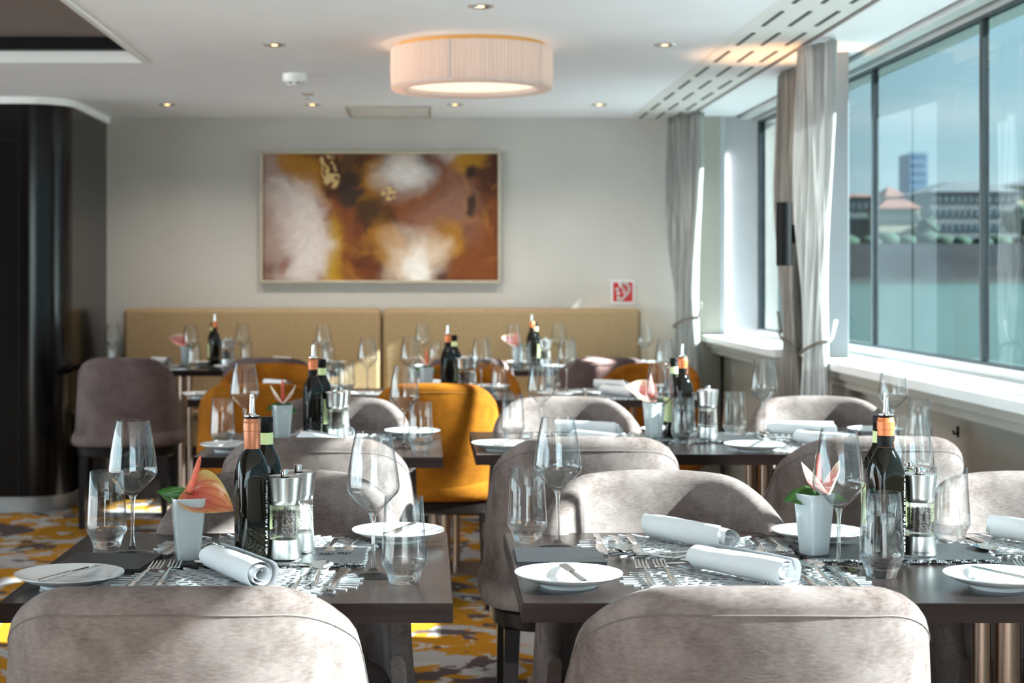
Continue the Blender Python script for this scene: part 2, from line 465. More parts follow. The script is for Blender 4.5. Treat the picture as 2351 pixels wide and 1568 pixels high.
# ------------------------------------------------------------------ the room
CEIL = 2.2
YB = 9.9            # back wall
XG = 1.97           # window glass
XS = 1.62           # window sill front
ZS = 0.905          # window sill top
YR = -2.5           # the room goes on behind the camera as far as this
structure(MB().span(-6.5, 2.1, YR, YB + .1, -0.1, 0).build('floor', 'carpet'), 'patterned carpet in mustard, cream and taupe patches')
structure(MB().span(-6.5, 2.1, YB, YB + .12, 0, CEIL + .3).build('wall_back', 'wall'), 'grey-beige back wall behind the banquette')
structure(MB().span(-6.5, -.9, YR - .12, YR, 0, CEIL + .3).build('wall_rear', 'cabinet'), 'unseen wall behind the viewer, added for dark reflections, open beside it for sky light')  # unseen, added dark for reflections; the gap beside it lets sky light in
# ceiling with an open recess upper left
RX, RY = -1.244, 7.33
ce = MB()
ce.span(RX, 1.21, YR, YB, CEIL, CEIL + .12)
ce.span(-6.5, RX, RY, YB, CEIL, CEIL + .12)
structure(ce.build('ceiling', 'ceiling'), 'smooth white ceiling with a recess on the left')
structure(MB().span(-6.5, RX - .06, YR, RY - .05, CEIL + .10, CEIL + .13).build('trim_1', 'recess'), 'dark brown panel inside the ceiling recess')
tr = MB()
tr.span(RX - .012, RX + .012, YR, RY + .012, CEIL - .006, CEIL + .04)
tr.span(-6.5, RX - .012, RY - .012, RY + .012, CEIL - .006, CEIL + .045)
structure(tr.build('trim_2', 'white'), 'white lip around the ceiling recess')
structure(MB().span(-6.5, RX - .012, RY - .08, RY - .03, CEIL + .045, CEIL + .10).build('trim_3', 'black'), 'black shadow gap of the ceiling recess')
# ceiling above the window side
gr = structure(MB().span(1.21, 1.53, YR, YB, CEIL - .004, CEIL + .12).build('trim_4', 'grille'), 'slotted ventilation panel along the ceiling edge')
slot_me = MB().box(0, 0, 0, .014, .345, .004).mesh('slot', 'slot')
for r_ in range(16):
    for c_ in range(3):
        y = 9.72 - .52 * r_
        o = link('slot', slot_me, gr)
        o.location = (1.27 + .10 * c_, y - (.02 if r_ == 0 else 0), CEIL - .005)
structure(MB().span(1.53, 1.565, YR, YB, CEIL + .012, CEIL + .12).build('trim_5', 'trim_brown'), 'brown shadow joint beside the slotted panel')
structure(MB().span(1.565, 1.83, YR, YB, CEIL, CEIL + .12).build('trim_6', 'ceiling'), 'white soffit above the windows')
structure(MB().span(1.83, 1.85, YR, YB, CEIL + .02, CEIL + .12).build('trim_7', 'slot'), 'dark blind slot above the windows')
structure(MB().span(1.85, 1.915, YR, YB, CEIL - .02, CEIL + .12).build('trim_8', 'alu', bevel=.004), 'pale blind housing above the windows')
structure(MB().span(1.915, 1.945, YR, YB, CEIL + .0, CEIL + .12).build('trim_9', 'black'), 'dark gap between blind housing and glass')
structure(MB().span(1.945, 2.10, YR, YB, CEIL - .03, CEIL + .12).build('trim_10', 'alu'), 'pale head rail of the windows')
# unseen deck above, its overhang added to cut the high sun
structure(MB().span(-6.5, 2.28, YR, YB + .2, CEIL + .13, CEIL + .30).build('trim_11', 'hull'), 'unseen upper deck, overhang added to cut the sun on the windows')
# wall under the windows with stepped sill moulding
wr = MB()
wr.span(1.76, 2.1, YR, YB, 0, .80)
structure(wr.build('wall_right', 'wall_low'), 'taupe panelled wall below the windows')
def sill(n, y0, y1, label):
    s_ = empty('trim_%d' % n, (XS, y0, ZS)); structure(s_, label)
    def part(nm, x0, z0, z1, mat):
        MB().span(x0 - XS, 2.1 - XS, 0, y1 - y0, z0 - ZS, z1 - ZS).build(nm, mat, s_, bevel=.004)
    part('sill_board', XS, ZS - .035, ZS, 'white')
    part('moulding', XS + .035, ZS - .07, ZS - .035, 'wall_low')
    part('moulding', XS + .06, ZS - .105, ZS - .07, 'wall_low')
    return s_
sl = sill(12, YR, 6.95, 'white window sill of the near window')
sill(13, 7.72, YB, 'white window sill of the far window')
MB().span(1.70 - XS, 1.90 - XS, 4.3 - YR, 5.15 - YR, 0, .004).build('air_grate', 'alu', sl, bevel=.002)
# pillar between the two windows
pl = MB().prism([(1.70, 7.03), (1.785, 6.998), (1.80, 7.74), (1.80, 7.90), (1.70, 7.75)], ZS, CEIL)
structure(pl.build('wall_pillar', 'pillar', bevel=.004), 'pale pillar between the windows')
structure(MB().span(1.70, 2.1, 6.96, 7.71, 0, ZS).build('trim_14', 'wall_low'), 'taupe pillar base between the sills')
# far jamb next to back wall
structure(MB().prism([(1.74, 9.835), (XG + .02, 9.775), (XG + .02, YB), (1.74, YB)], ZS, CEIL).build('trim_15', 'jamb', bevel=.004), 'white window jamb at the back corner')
structure(MB().span(1.735, 1.765, 9.80, 9.84, ZS, CEIL).build('trim_16', 'jamb', bevel=.004), 'white corner bead of the far window')
structure(MB().span(1.60, 1.735, 9.80, YB, 0, CEIL).build('trim_17', 'wall_low'), 'brown wall strip beside the back corner curtain')

def window(n, y0, y1, mull, label, dark_first=False):
    w = empty('window_%d' % n, (XG, y0, ZS)); structure(w, label)
    L = y1 - y0; H = CEIL - .03 - ZS
    fr = MB(); fr.span(-.03, .05, 0, L, 0, .035); fr.build('bottom_rail', 'alu', w, bevel=.003)
    MB().span(-.015, .02, 0, L, .035, .042).build('bottom_seal', 'dark_frame', w)
    MB().span(-.012, .02, 0, L, H - .012, H).build('top_seal', 'dark_frame', w)
    ys = [0] + [m_ - y0 for m_ in mull] + [L]
    for i in range(len(ys) - 1):
        MB().span(0, .008, ys[i] + .001, ys[i + 1] - .001, .042, H - .012).build('pane', 'pane', w)
    for m_ in ys[1:-1]:
        MB().span(-.010, .018, m_ - .014, m_ + .014, .042, H - .012).build('mullion', 'dark_frame', w, bevel=.002)
    for m_ in (ys[0] + .02, ys[-1] - .02):
        MB().span(-.018, .022, m_ - .02, m_ + .02, .035, H).build('side_frame', 'dark_frame' if n == 2 else 'alu', w, bevel=.002)
    return w
window(1, YR, 7.93, [-1.29, .14, 1.57, 3.0, 4.43, 5.86, 7.29], 'large window beside the front tables with river view')
window(2, 7.95, 9.77, [], 'smaller window near the back wall')

# dark curved cabinet wall upper left
def cab_poly(x1, y0, y1, r, x0=-6.5, off=0.0):
    x1 += off; y0 -= off
    p = [(x0, y0), (x1 - r, y0)]
    for i in range(1, 17):
        a = -PI / 2 + PI / 2 * i / 16
        p.append((x1 - r + r * math.cos(a), y0 + r + r * math.sin(a)))
    p += [(x1, y1), (x0, y1)]
    return p
cb = structure(empty('wall_cabinet', (-2.1, 8.75, 0)), 'dark wenge cabinet wall with a rounded corner')
def cabpart(nm, poly, z0, z1, mat):
    MB().prism([(x + 2.1, y - 8.75) for x, y in poly], z0, z1).build(nm, mat, cb, smooth=35)
cabpart('panel', cab_poly(-1.915, 8.75, YB, .22), .085, 2.163, 'cabinet')
cabpart('plinth', cab_poly(-1.935, 8.77, YB, .22), 0, .085, 'toekick')
cabpart('cornice', cab_poly(-1.915, 8.75, YB, .24, off=.02), 2.163, CEIL - .001, 'white')
MB().span(-.06, -.055, -.002, .002, .085, 2.163).build('door_joint', 'black', cb)
MB().span(-.9, -.06, -.002, .002, 1.97, 1.976).build('door_joint', 'black', cb)
MB().span(-.33, -.30, -.035, 0, 1.055, 1.065).build('door_handle', 'chrome', cb)

# ------------------------------------------------------------------ outside
structure(MB().span(2.2, 900, -300, 1200, .25, .30).build('ground_river', 'water'), 'pale green river outside the windows')
def ex(px, py, D):      # a point of the far bank at depth D
    return ((px - 980) * D / 3800, CAM_Z + (637 - py) * D / 3800)
bk = empty('wall_embankment', (120, 300, .3)); structure(bk, 'dark stone river embankment across the water')
MB().span(-140, 200, 0, 12, 0, 7.1).build('stone_wall', 'bank', bk)
MB().span(-140, 200, -14, 0, 0, .8).build('quay', 'quay', bk)
MB().span(-140, 200, 12, 120, 0, 7.0).build('street', 'quay', bk)
MB().span(70, 90, -420, -14, 0, 6).build('side_wall', 'bank', bk)  # unseen run of the bank, added to close off light from the side
hd = MB()
for i in range(90):
    x = -130 + i * 3.6 + random.uniform(-1, 1)
    hd.sphere((x, 13 + random.uniform(-1, 1), 7.6 + random.uniform(-.2, .4)), random.uniform(1.6, 2.4), 8, 6, (1.3, 1, .75))
tag(hd.build('hedge', 'hedge', smooth=180), 'dark green hedge on top of the far embankment', 'hedge', kind='stuff').location = (120, 300, .3)
def building(name, px0, px1, ytop, ybase, D, depth, mat, label, roof=None, rows=0, cols=0, roof_px=0, rtype='hip', zb=None):
    x0, zt = ex(px0, ytop, D); x1, zbb = ex(px1, ybase, D)
    zb = 7.3 if zb is None else zb
    b = empty(name, ((x0 + x1) / 2, D, zb)); tag(b, label, 'building')
    w = x1 - x0; h = zt - zb
    MB().span(-w / 2, w / 2, 0, depth, 0, h).build('wall', mat, b)
    if roof:
        rh = roof_px * D / 3800
        o_ = .5
        rb = MB()
        if rtype == 'hip':
            i_ = min(w, depth) * .28
            rb.loft([[(-w / 2 - o_, -o_, h), (w / 2 + o_, -o_, h), (w / 2 + o_, depth + o_, h), (-w / 2 - o_, depth + o_, h)],
                     [(-w / 2 + i_, i_, h + rh), (w / 2 - i_, i_, h + rh), (w / 2 - i_, depth - i_, h + rh), (-w / 2 + i_, depth - i_, h + rh)]], True, True, True)
        else:
            rb.loft([[(-w / 2 - o_, -o_, h), (w / 2 + o_, -o_, h), (w / 2 + o_, depth + o_, h), (-w / 2 - o_, depth + o_, h)],
                     [(-.3, depth / 2 - .3, h + rh), (.3, depth / 2 - .3, h + rh), (.3, depth / 2 + .3, h + rh), (-.3, depth / 2 + .3, h + rh)]], True, True, True)
        rb.build('roof', roof, b)
    if rows:
        wm = MB().box(0, 0, 0, w / cols * .45, .3, h / rows * .5).mesh('window', 'win_far')
        for r_ in range(rows):
            for c_ in range(cols):
                o = link('window', wm, b)
                o.location = (-w / 2 + w * (c_ + .5) / cols, -.05, h * (r_ + .5) / rows)
    return b
building('river_house', 1895, 2022, 452, 540, 330, 15, 'fac1', 'low grey house with a red roof left of the dark window bar', 'roof_r', 3, 9, 8)
building('town_house', 2018, 2112, 478, 540, 321, 8, 'fac2', 'cream house with a red roof below the blue tower', 'roof_r', 2, 8, 22)
building('dome_house', 2036, 2082, 452, 520, 380, 14, 'fac2', 'red pointed roof rising behind the cream house', 'roof_r', 0, 0, 26, 'pyr')
tw = building('glass_tower', 2088, 2130, 352, 540, 620, 14, 'tower', 'slim blue high-rise tower on the skyline', None, 0, 0, zb=.3)
for k_ in range(4):
    for r_ in range(12):
        o = link('window_band', MB().box(0, 0, 0, 1.2, .3, 1.6).mesh('window_band', 'tower_b'), tw)
        o.location = (-2.4 + 1.6 * k_, -.05, 13 + r_ * 3.1)
building('long_palace', 2136, 2338, 440, 540, 340, 22, 'fac3', 'long grey stone building with a slate mansard roof', 'roof_g', 4, 14, 24)
building('cream_palace', 2336, 2480, 425, 540, 345, 22, 'fac2', 'cream building behind the tree at the right edge', 'roof_g', 4, 9, 14)
building('quay_block', 1690, 1890, 470, 540, 350, 22, 'fac3', 'grey block seen through the far window', 'roof_g', 3, 12, 14)
def tree(px, py, D, r, label):
    x, z = ex(px, py, D)
    t = empty('tree', (x, D, 7.2)); tag(t, label, 'tree')
    cr = MB()
    rr = random.Random(px)
    for i in range(26):
        d = Vector((rr.gauss(0, 1), rr.gauss(0, 1), rr.gauss(0, .8))).normalized() * r * rr.uniform(.3, .75)
        cr.sphere((d.x, d.y, z - 7.2 + d.z), r * rr.uniform(.32, .5), 8, 6)
    cr.build('crown', 'hedge', t, smooth=180)
    MB().tube([(0, 0, 0), (0, 0, max(1, z - 7.2))], [.4, .25], 8).build('trunk', 'leg_wood', t)
tree(2345, 505, 305, 3.6, 'dark green tree in front of the cream building')
tree(2130, 520, 319, 2.0, 'small tree between the cream house and long grey building')

# ------------------------------------------------------------------ ceiling fittings
def add_light(name, kind, loc, energy, col, parent=None, **kw):
    d = bpy.data.lights.new(name, kind); d.energy = energy; d.color = col
    for a, v in kw.items(): setattr(d, a, v)
    o = link(name, d, parent); o.location = loc
    return o
lamp = empty('ceiling_lamp', (.184, 6.8, CEIL)); tag(lamp, 'round pleated fabric ceiling lamp with a glowing diffuser', 'lamp')
pt = []; n_ = 260
def pleat(r, z): return [((r + (.0028 if j % 2 else -.0028)) * math.cos(2 * PI * j / n_), (r + (.0028 if j % 2 else -.0028)) * math.sin(2 * PI * j / n_), z) for j in range(n_)]
MB().loft([pleat(.33, -.020), pleat(.331, -.07), pleat(.331, -.13), pleat(.329, -.176)]).build('shade', 'shade', lamp)
MB().lathe([(.332, -.172), (.333, -.180), (.325, -.186), (.275, -.186), (.268, -.180), (.268, -.165)], 96).build('rim', 'shade', lamp, smooth=40)
MB().lathe([(.268, -.165), (.0005, -.165)], 72).build('diffuser', 'lamp_disc', lamp)
MB().lathe([(.30, -.020), (.30, -.0005), (.0005, -.0005)], 72).build('ceiling_plate', 'gold_inner', lamp)
for i in range(5):
    a = 2 * PI * i / 5 + .65
    MB().box(.326 * math.cos(a), .326 * math.sin(a), -.098, .004, .006, .15, a).build('seam', 'piping', lamp)
add_light('lamp_bulb', 'POINT', (-.14, 0, -.085), .7, (1.0, .62, .34), lamp, shadow_soft_size=.05)
add_light('lamp_bulb', 'POINT', (.12, .05, -.085), .2, (1.0, .66, .40), lamp, shadow_soft_size=.05)

ring_me = MB().lathe([(.046, 0), (.046, -.004), (.040, -.006), (.030, -.004), (.026, 0.002)], 28).mesh('ring', 'brushed', 40)
bulb_me = MB().lathe([(.026, -.0006), (.014, -.0012), (.0004, -.0012)], 20).mesh('bulb', 'spot_disc', 180)
cup_me = MB().lathe([(.030, -.0005), (.012, -.0008)], 24).mesh('reflector', 'trim_brown', 180)
dl = ('downlight', None, [('ring', ring_me), ('bulb', MB().lathe([(.013, -.003), (.009, -.005), (.0004, -.005)], 20).mesh('bulb', 'spot_disc', 180)), ('reflector', cup_me)])
for x, y, lab in ((.19, 5.82, 'recessed downlight nearest the top edge, above the round lamp'),
                  (-.624, 6.78, 'recessed downlight left of the round ceiling lamp'),
                  (.976, 6.78, 'recessed downlight right of the round ceiling lamp'),
                  (-1.43, 9.12, 'far downlight closest to the dark cabinet'),
                  (-.63, 9.12, 'far downlight just behind the smoke detector'),
                  (.156, 9.12, 'far downlight just right of the ceiling hatch'),
                  (.953, 9.12, 'far downlight closest to the slotted panel')):
    d_ = inst(dl, (x, y, CEIL), 0, lab, 'downlight', 'downlights in the ceiling')
    add_light('beam', 'SPOT', (0, 0, -.02), 6.5 if y > 9 else 6, (1, .90, .80), d_, spot_size=R(140), spot_blend=.9, shadow_soft_size=.03)
sd = empty('smoke_detector', (-.62, 7.77, CEIL)); tag(sd, 'white round smoke detector on the ceiling', 'smoke detector')
MB().lathe([(.058, 0), (.058, -.032), (.052, -.040), (.0005, -.040)], 32).build('body', 'white', sd, smooth=40)
MB().lathe([(.036, -.040), (.036, -.048), (.030, -.054), (.0005, -.054)], 28).build('sensor', 'white_matt', sd, smooth=40)
for i in range(6):
    a = i * PI / 3
    MB().box(.0362 * math.cos(a), .0362 * math.sin(a), -.0445, .002, .018, .006, a).build('vent', 'black', sd)
sp = empty('sprinkler', (-.62, 8.6, CEIL)); tag(sp, 'small chrome sprinkler head behind the smoke detector', 'sprinkler')
MB().lathe([(.034, 0), (.034, -.003), (.012, -.010), (.0004, -.010)], 24).build('rosette', 'chrome', sp, smooth=40)
MB().lathe([(.006, -.010), (.006, -.026), (.016, -.027), (.016, -.029), (.0004, -.029)], 20).build('nozzle', 'chrome', sp, smooth=40)
ht = empty('ceiling_hatch', (-.215, 9.52, CEIL)); tag(ht, 'rectangular framed access hatch in the far ceiling', 'hatch')
hf = MB(); hf.span(-.24, .24, -.30, -.285, -.008, 0).span(-.24, .24, .285, .30, -.008, 0).span(-.24, -.225, -.285, .285, -.008, 0).span(.225, .24, -.285, .285, -.008, 0)
hf.build('frame', 'wall_low', ht)
MB().span(-.224, .224, -.284, .284, -.003, 0).build('panel', 'grille', ht)

# ------------------------------------------------------------------ picture and sign on the back wall
pic = empty('picture', (-.277, YB, 1.21)); tag(pic, 'large abstract painting in brown, gold and white', 'painting')
PW, PH = 1.438, .79
nx, ny = 220, 122
def blob(u, v, cu, cv, ru, rv, soft=.6, nz=.35, sd_=0.0):
    w = mnoise.noise(Vector((u * 5 + sd_, v * 3, 3.1))) * nz + mnoise.noise(Vector((u * 14 + sd_, v * 8, 7.7))) * nz * .5
    d = math.hypot((u - cu) / ru, (v - cv) / rv) + w
    return 1 - smoothstep(1 - soft, 1 + soft * .5, d)
def paint(u, v):
    wu = .075 * mnoise.fractal(Vector((u * 3.2 + 11, v * 1.9, 5)), .9, 2.1, 5)
    wv = .13 * mnoise.fractal(Vector((u * 3.2, v * 1.9 + 17, 8)), .9, 2.1, 5)
    u += wu; v += wv
    n1 = mnoise.fractal(Vector((u * 4.5, v * 2.6, 0)), 1.0, 2.0, 5)
    n2 = mnoise.fractal(Vector((u * 9 + 5, v * 5, 2)), 1.0, 2.0, 4)
    c = Vector((.19, .055, .013)).lerp(Vector((.07, .02, .009)), smoothstep(-.3, .45, n1))
    c = c.lerp(Vector((.33, .14, .02)), .6 * smoothstep(.1, .6, n2))
    def L(c, col, a): return c.lerp(Vector(col), max(0, min(1, a)))
    c = L(c, (.30, .20, .17), blob(u, v, .02, .75, .16, .9, .7, .3, 2))
    c = L(c, (.27, .13, .09), .8 * blob(u, v, .78, .55, .14, .32, .8, .4, 3))
    c = L(c, (.34, .145, .010), .85 * blob(u, v, .20, .88, .09, .22, .5, .6, 4))
    c = L(c, (.40, .22, .012), blob(u, v, .31, .10, .05, .34, .6, .5, 5))
    c = L(c, (.34, .15, .010), .8 * blob(u, v, .49, .72, .05, .22, .6, .5, 6))
    c = L(c, (.36, .17, .010), .85 * blob(u, v, .86, .88, .07, .13, .6, .5, 8))
    c = L(c, (.36, .16, .010), .8 * blob(u, v, .80, .30, .09, .17, .6, .5, 9))
    c = L(c, (.36, .16, .010), .8 * blob(u, v, .56, .25, .07, .24, .6, .5, 10))
    c = L(c, (.58, .50, .46), blob(u, v, .16, .48, .125, .32, .7, .45, 1))
    c = L(c, (.62, .55, .52), blob(u, v, .20, .16, .12, .26, .7, .4, 11))
    c = L(c, (.68, .62, .58), blob(u, v, .60, .86, .11, .19, .7, .4, 12))
    c = L(c, (.70, .58, .46), blob(u, v, .66, .12, .145, .28, .7, .35, 13))
    c = L(c, (.80, .76, .70), blob(u, v, .67, .06, .08, .18, .8, .3, 14))
    c = L(c, (.70, .62, .58), .8 * blob(u, v, .78, .97, .06, .10, .8, .4, 15))
    c = L(c, (.030, .018, .014), .95 * blob(u, v, .40, .86, .07, .20, .6, .6, 16))
    c = L(c, (.035, .022, .016), .9 * blob(u, v, .41, .66, .06, .10, .6, .6, 17))
    c = L(c, (.05, .024, .010), .9 * blob(u, v, .48, .50, .10, .14, .7, .6, 18))
    c = L(c, (.022, .012, .010), .95 * blob(u, v, .885, .76, .045, .08, .5, .3, 19))
    c = L(c, (.030, .018, .014), .9 * blob(u, v, .872, .55, .03, .055, .5, .2, 20))
    for cu, cv, rr_ in ((.30, .90, .05), (.56, .66, .037)):
        d = math.hypot((u - cu), (v - cv) * .55)
        g = mnoise.noise(Vector((u * 60, v * 34, 9)))
        if d < rr_ and g > -.05: c = L(c, (.66, .46, .20), .9 * (1 - smoothstep(rr_ * .75, rr_, d)))
    c = L(c, (.22, .08, .04), .6 * blob(u, v, .10, .16, .02, .10, .6, .3, 21))
    s = 1 + .12 * mnoise.noise(Vector((u * 40, v * 22, 1)))
    return (c.x * s, c.y * s, c.z * s)
cv = MB(); cols = []
for j in range(ny + 1):
    for i in range(nx + 1):
        cv.v.append((-PW / 2 + .012 + (PW - .024) * i / nx, -.022, .012 + (PH - .024) * j / ny)); cols.append(paint(i / nx, j / ny))
for j in range(ny):
    for i in range(nx):
        a = j * (nx + 1) + i
        cv.f.append((a, a + 1, a + nx + 2, a + nx + 1))
cv.build('canvas', 'painting', pic, cols=cols)
for x0, x1, z0, z1 in ((-PW / 2, PW / 2, 0, .018), (-PW / 2, PW / 2, PH - .018, PH), (-PW / 2, -PW / 2 + .018, .018, PH - .018), (PW / 2 - .018, PW / 2, .018, PH - .018)):
    MB().span(x0, x1, -.045, -.001, z0, z1).build('frame', 'frame', pic, bevel=.002)
MB().span(-PW / 2 + .014, PW / 2 - .014, -.018, -.001, .014, PH - .014).build('backing', 'trim_brown', pic)

sg = empty('fire_hose_sign', (1.172, YB, 1.087)); tag(sg, 'red and white fire hose sign above the banquette', 'sign')
MB().span(-.072, .072, -.006, -.0005, 0, .143).build('plate', 'sign_white', sg, bevel=.002)
# red field pieces and the white hose emblem
MB().span(-.058, .058, -.0075, -.006, .014, .129).build('red_field', 'red', sg)
def emb(pts, r):
    m_ = MB()
    for (x0, z0), (x1, z1) in zip(pts, pts[1:]):
        d = Vector((x1 - x0, z1 - z0)).normalized() * r; q = Vector((-d.y, d.x))
        m_.loft([[(x0 - d.x * .5 + q.x, y_, z0 - d.y * .5 + q.y), (x0 - d.x * .5 - q.x, y_, z0 - d.y * .5 - q.y), (x1 + d.x * .5 - q.x, y_, z1 + d.y * .5 - q.y), (x1 + d.x * .5 + q.x, y_, z1 + d.y * .5 + q.y)] for y_ in (-.0078, -.0090)], True, True, True)
    return m_
arc = [(-.004 + .040 * math.cos(a), .090 + .033 * math.sin(a)) for a in [R(150 - 13 * i) for i in range(18)]]
emb([(-.022, .120), (-.005, .126), (.012, .124), (.030, .112), (.038, .094), (.034, .074), (.022, .056), (.004, .038), (-.014, .020)], .0075).build('hose', 'sign_white', sg)
emb([(-.036, .092), (-.030, .080), (-.028, .050), (-.026, .020)], .0075).build('nozzle', 'sign_white', sg)
emb([(-.018, .110), (-.004, .098), (.006, .084), (.008, .066)], .006).build('hand', 'sign_white', sg)
emb([(-.026, .018), (-.006, .018)], .007).build('reel', 'sign_white', sg)

# ------------------------------------------------------------------ banquette
bq = empty('banquette', (-.26, 9.5, 0)); tag(bq, 'long gold upholstered banquette along the back wall', 'banquette')
for x0, x1, nm in ((-1.78, -.268, 'backrest'), (-.258, 1.257, 'backrest')):
    MB().span(x0 + .26, x1 + .26, .20, .395, .46, 1.063).build(nm, 'banq', bq, smooth=40, bevel=.028, seg=4)
    MB().span(x0 + .26, x1 + .26, -.28, .21, .30, .47).build('seat', 'banq', bq, smooth=40, bevel=.03, seg=4)
MB().span(-1.50, 1.49, -.22, .38, 0, .30).build('base', 'leg_wood', bq)

# ------------------------------------------------------------------ chairs
HW, HD, TOPZ, BOTZ = .266, .25, .853, .425
def top_z(a):
    xn = abs(math.sin(min(abs(a), PI / 2))) ** .70 * HW * .9
    k_ = max(0, min(.985, (xn - .140) / .100))
    return TOPZ - .006 * smoothstep(0, R(40), abs(a)) - .105 * (1 - math.sqrt(1 - k_ * k_)) - .20 * smoothstep(R(72), R(112), abs(a)) ** 1.1
def back_pt(a, z, ins):     # a point on the back shell, ins = inset from the outer face
    h = (z - BOTZ) / (TOPZ - BOTZ)
    sx = 1.0 - .105 * h
    x = sgnpow(math.sin(a), .70) * (HW * sx - ins)
    y = -sgnpow(math.cos(a), .70) * (HD - ins) - .055 * h * max(0, math.cos(a)) ** .6
    return (x, y, z)
def chair_meshes(mat, pip):
    A = R(112); N = 60
    rings = []
    for i in range(N + 1):
        a = -A + 2 * A * i / N
        th = .052 * (1 - .45 * smoothstep(R(80), A, abs(a)))
        tz = top_z(a); r = th / 2
        ring = []
        for k_ in range(9): ring.append(back_pt(a, lerp(BOTZ, tz - r, k_ / 8), 0))
        for k_ in range(1, 8):
            t = PI * k_ / 8
            ring.append(back_pt(a, tz - r + r * math.sin(t), r - r * math.cos(t)))
        for k_ in range(9):
            z = lerp(tz - r, BOTZ, k_ / 8)
            bul = .012 * math.sin(PI * k_ / 8)
            ring.append(back_pt(a, z, th + bul * max(0, math.cos(a))))
        rings.append(ring)
    back = MB().loft(rings, True, True, True).mesh('backrest', mat, 60)
    def sq(z, hw, hd, p=.55, n=48, yo=0.0):
        return [(sgnpow(math.cos(2 * PI * j / n), p) * hw, yo + sgnpow(math.sin(2 * PI * j / n), p) * hd, z) for j in range(n)]
    seat = MB().loft([sq(.405, .248, .235), sq(.410, .268, .252), sq(.43, .276, .258), sq(.455, .272, .256), sq(.478, .258, .244), sq(.490, .21, .21), sq(.495, .10, .10), sq(.496, .004, .004)], True, True, True).mesh('seat', mat, 70)
    frame = MB().loft([sq(.355, .232, .230), sq(.362, .243, .240), sq(.398, .246, .243), sq(.405, .24, .238)], True, True, True).mesh('seat_frame', 'leg_wood', 40)
    legs = []
    for sx in (-1, 1):
        for sy in (-1, 1):
            def q(x, y, z, h): return [(x - h, y - h, z), (x + h, y - h, z), (x + h, y + h, z), (x - h, y + h, z)]
            legs.append(('leg', MB().loft([q(sx * .205, sy * .205, 0, .013), q(sx * .195, sy * .195, .36, .020)], True, True, True).mesh('leg', 'leg_wood')))
    seams = []
    pts = [back_pt(a, top_z(a) - .034, -.0006) for a in [R(-100 + 200 * i / 40) for i in range(41)]]
    seams.append(('seam', MB().tube(pts, .0010, 5).mesh('seam', pip, 180)))
    for s_ in (-1, 1):
        a = R(46) * s_
        th = .052
        pts = [back_pt(a, lerp(.47, top_z(a) - .03, i / 8), th + .012 * math.sin(PI * (1 - i / 8)) * math.cos(a) * .9 - .0004) for i in range(9)]
        seams.append(('seam', MB().tube(pts, .0016, 5).mesh('seam', pip, 180)))
    return ('dining_chair', None, [('backrest', back), ('seat', seat), ('seat_frame', frame)] + legs + seams)
CH = {'g': chair_meshes('velvet', 'piping'), 'm': chair_meshes('velvet_b', 'piping_b'), 't': chair_meshes('velvet_c', 'piping_c')}
def chair(kind, x, y, deg, label):
    inst(CH[kind], (x, y, 0), R(deg), label, 'chair', {'g': 'greige velvet chairs', 'm': 'mustard velvet chairs', 't': 'dark taupe chairs'}[kind])
# near chairs turn their backs to the viewer, far chairs face the viewer
chair('g', -.335, 2.385, 1, 'greige velvet chair in the left foreground, seen from behind')
chair('g', -.285, 3.11, 181, 'greige velvet chair facing the viewer at the nearest left table')
chair('g', .448, 2.385, -1, 'greige velvet chair in the right foreground, seen from behind')
chair('g', .462, 3.10, 180, 'greige chair facing the viewer across the nearest window table, left seat')
chair('g', 1.20, 3.08, 179, 'greige chair facing the viewer across the nearest window table, right seat')
chair('g', -.285, 4.34, 0, 'greige chair seen from behind at the second-row left table')
chair('g', -.287, 5.17, 180, 'greige chair facing the viewer at the second-row left table')
chair('g', .41, 4.37, 0, 'greige chair seen from behind at the second-row window table, beside the aisle')
chair('g', 1.14, 4.38, 0, 'greige chair seen from behind at the second-row window table, near the sill')
chair('g', .45, 5.20, 180, 'greige chair facing the viewer at the second-row window table, beside the aisle')
chair('g', 1.28, 5.22, 180, 'greige chair facing the viewer at the second-row window table, near the sill')
chair('m', -.63, 6.43, 0, 'mustard chair seen from behind, left of the second-row left table')
chair('m', .03, 6.43, 0, 'mustard chair seen from behind in the aisle gap')
chair('m', -.70, 7.31, 180, 'mustard chair facing the viewer behind the left potted flower')
chair('m', .18, 7.33, 180, 'mustard chair facing the viewer behind the middle oil bottle')
chair('m', .95, 7.36, 155, 'mustard chair turned sideways near the window curtain')
chair('t', -1.51, 8.40, 2, 'dark taupe chair standing beside the cabinet wall, seen from behind')
chair('t', -.785, 8.40, 0, 'dark taupe chair behind the left mustard chairs')
chair('t', .20, 8.42, 0, 'taupe chair at the banquette behind the middle oil bottle')
chair('t', .89, 8.42, 0, 'dark taupe chair at the right banquette table, seen from behind')

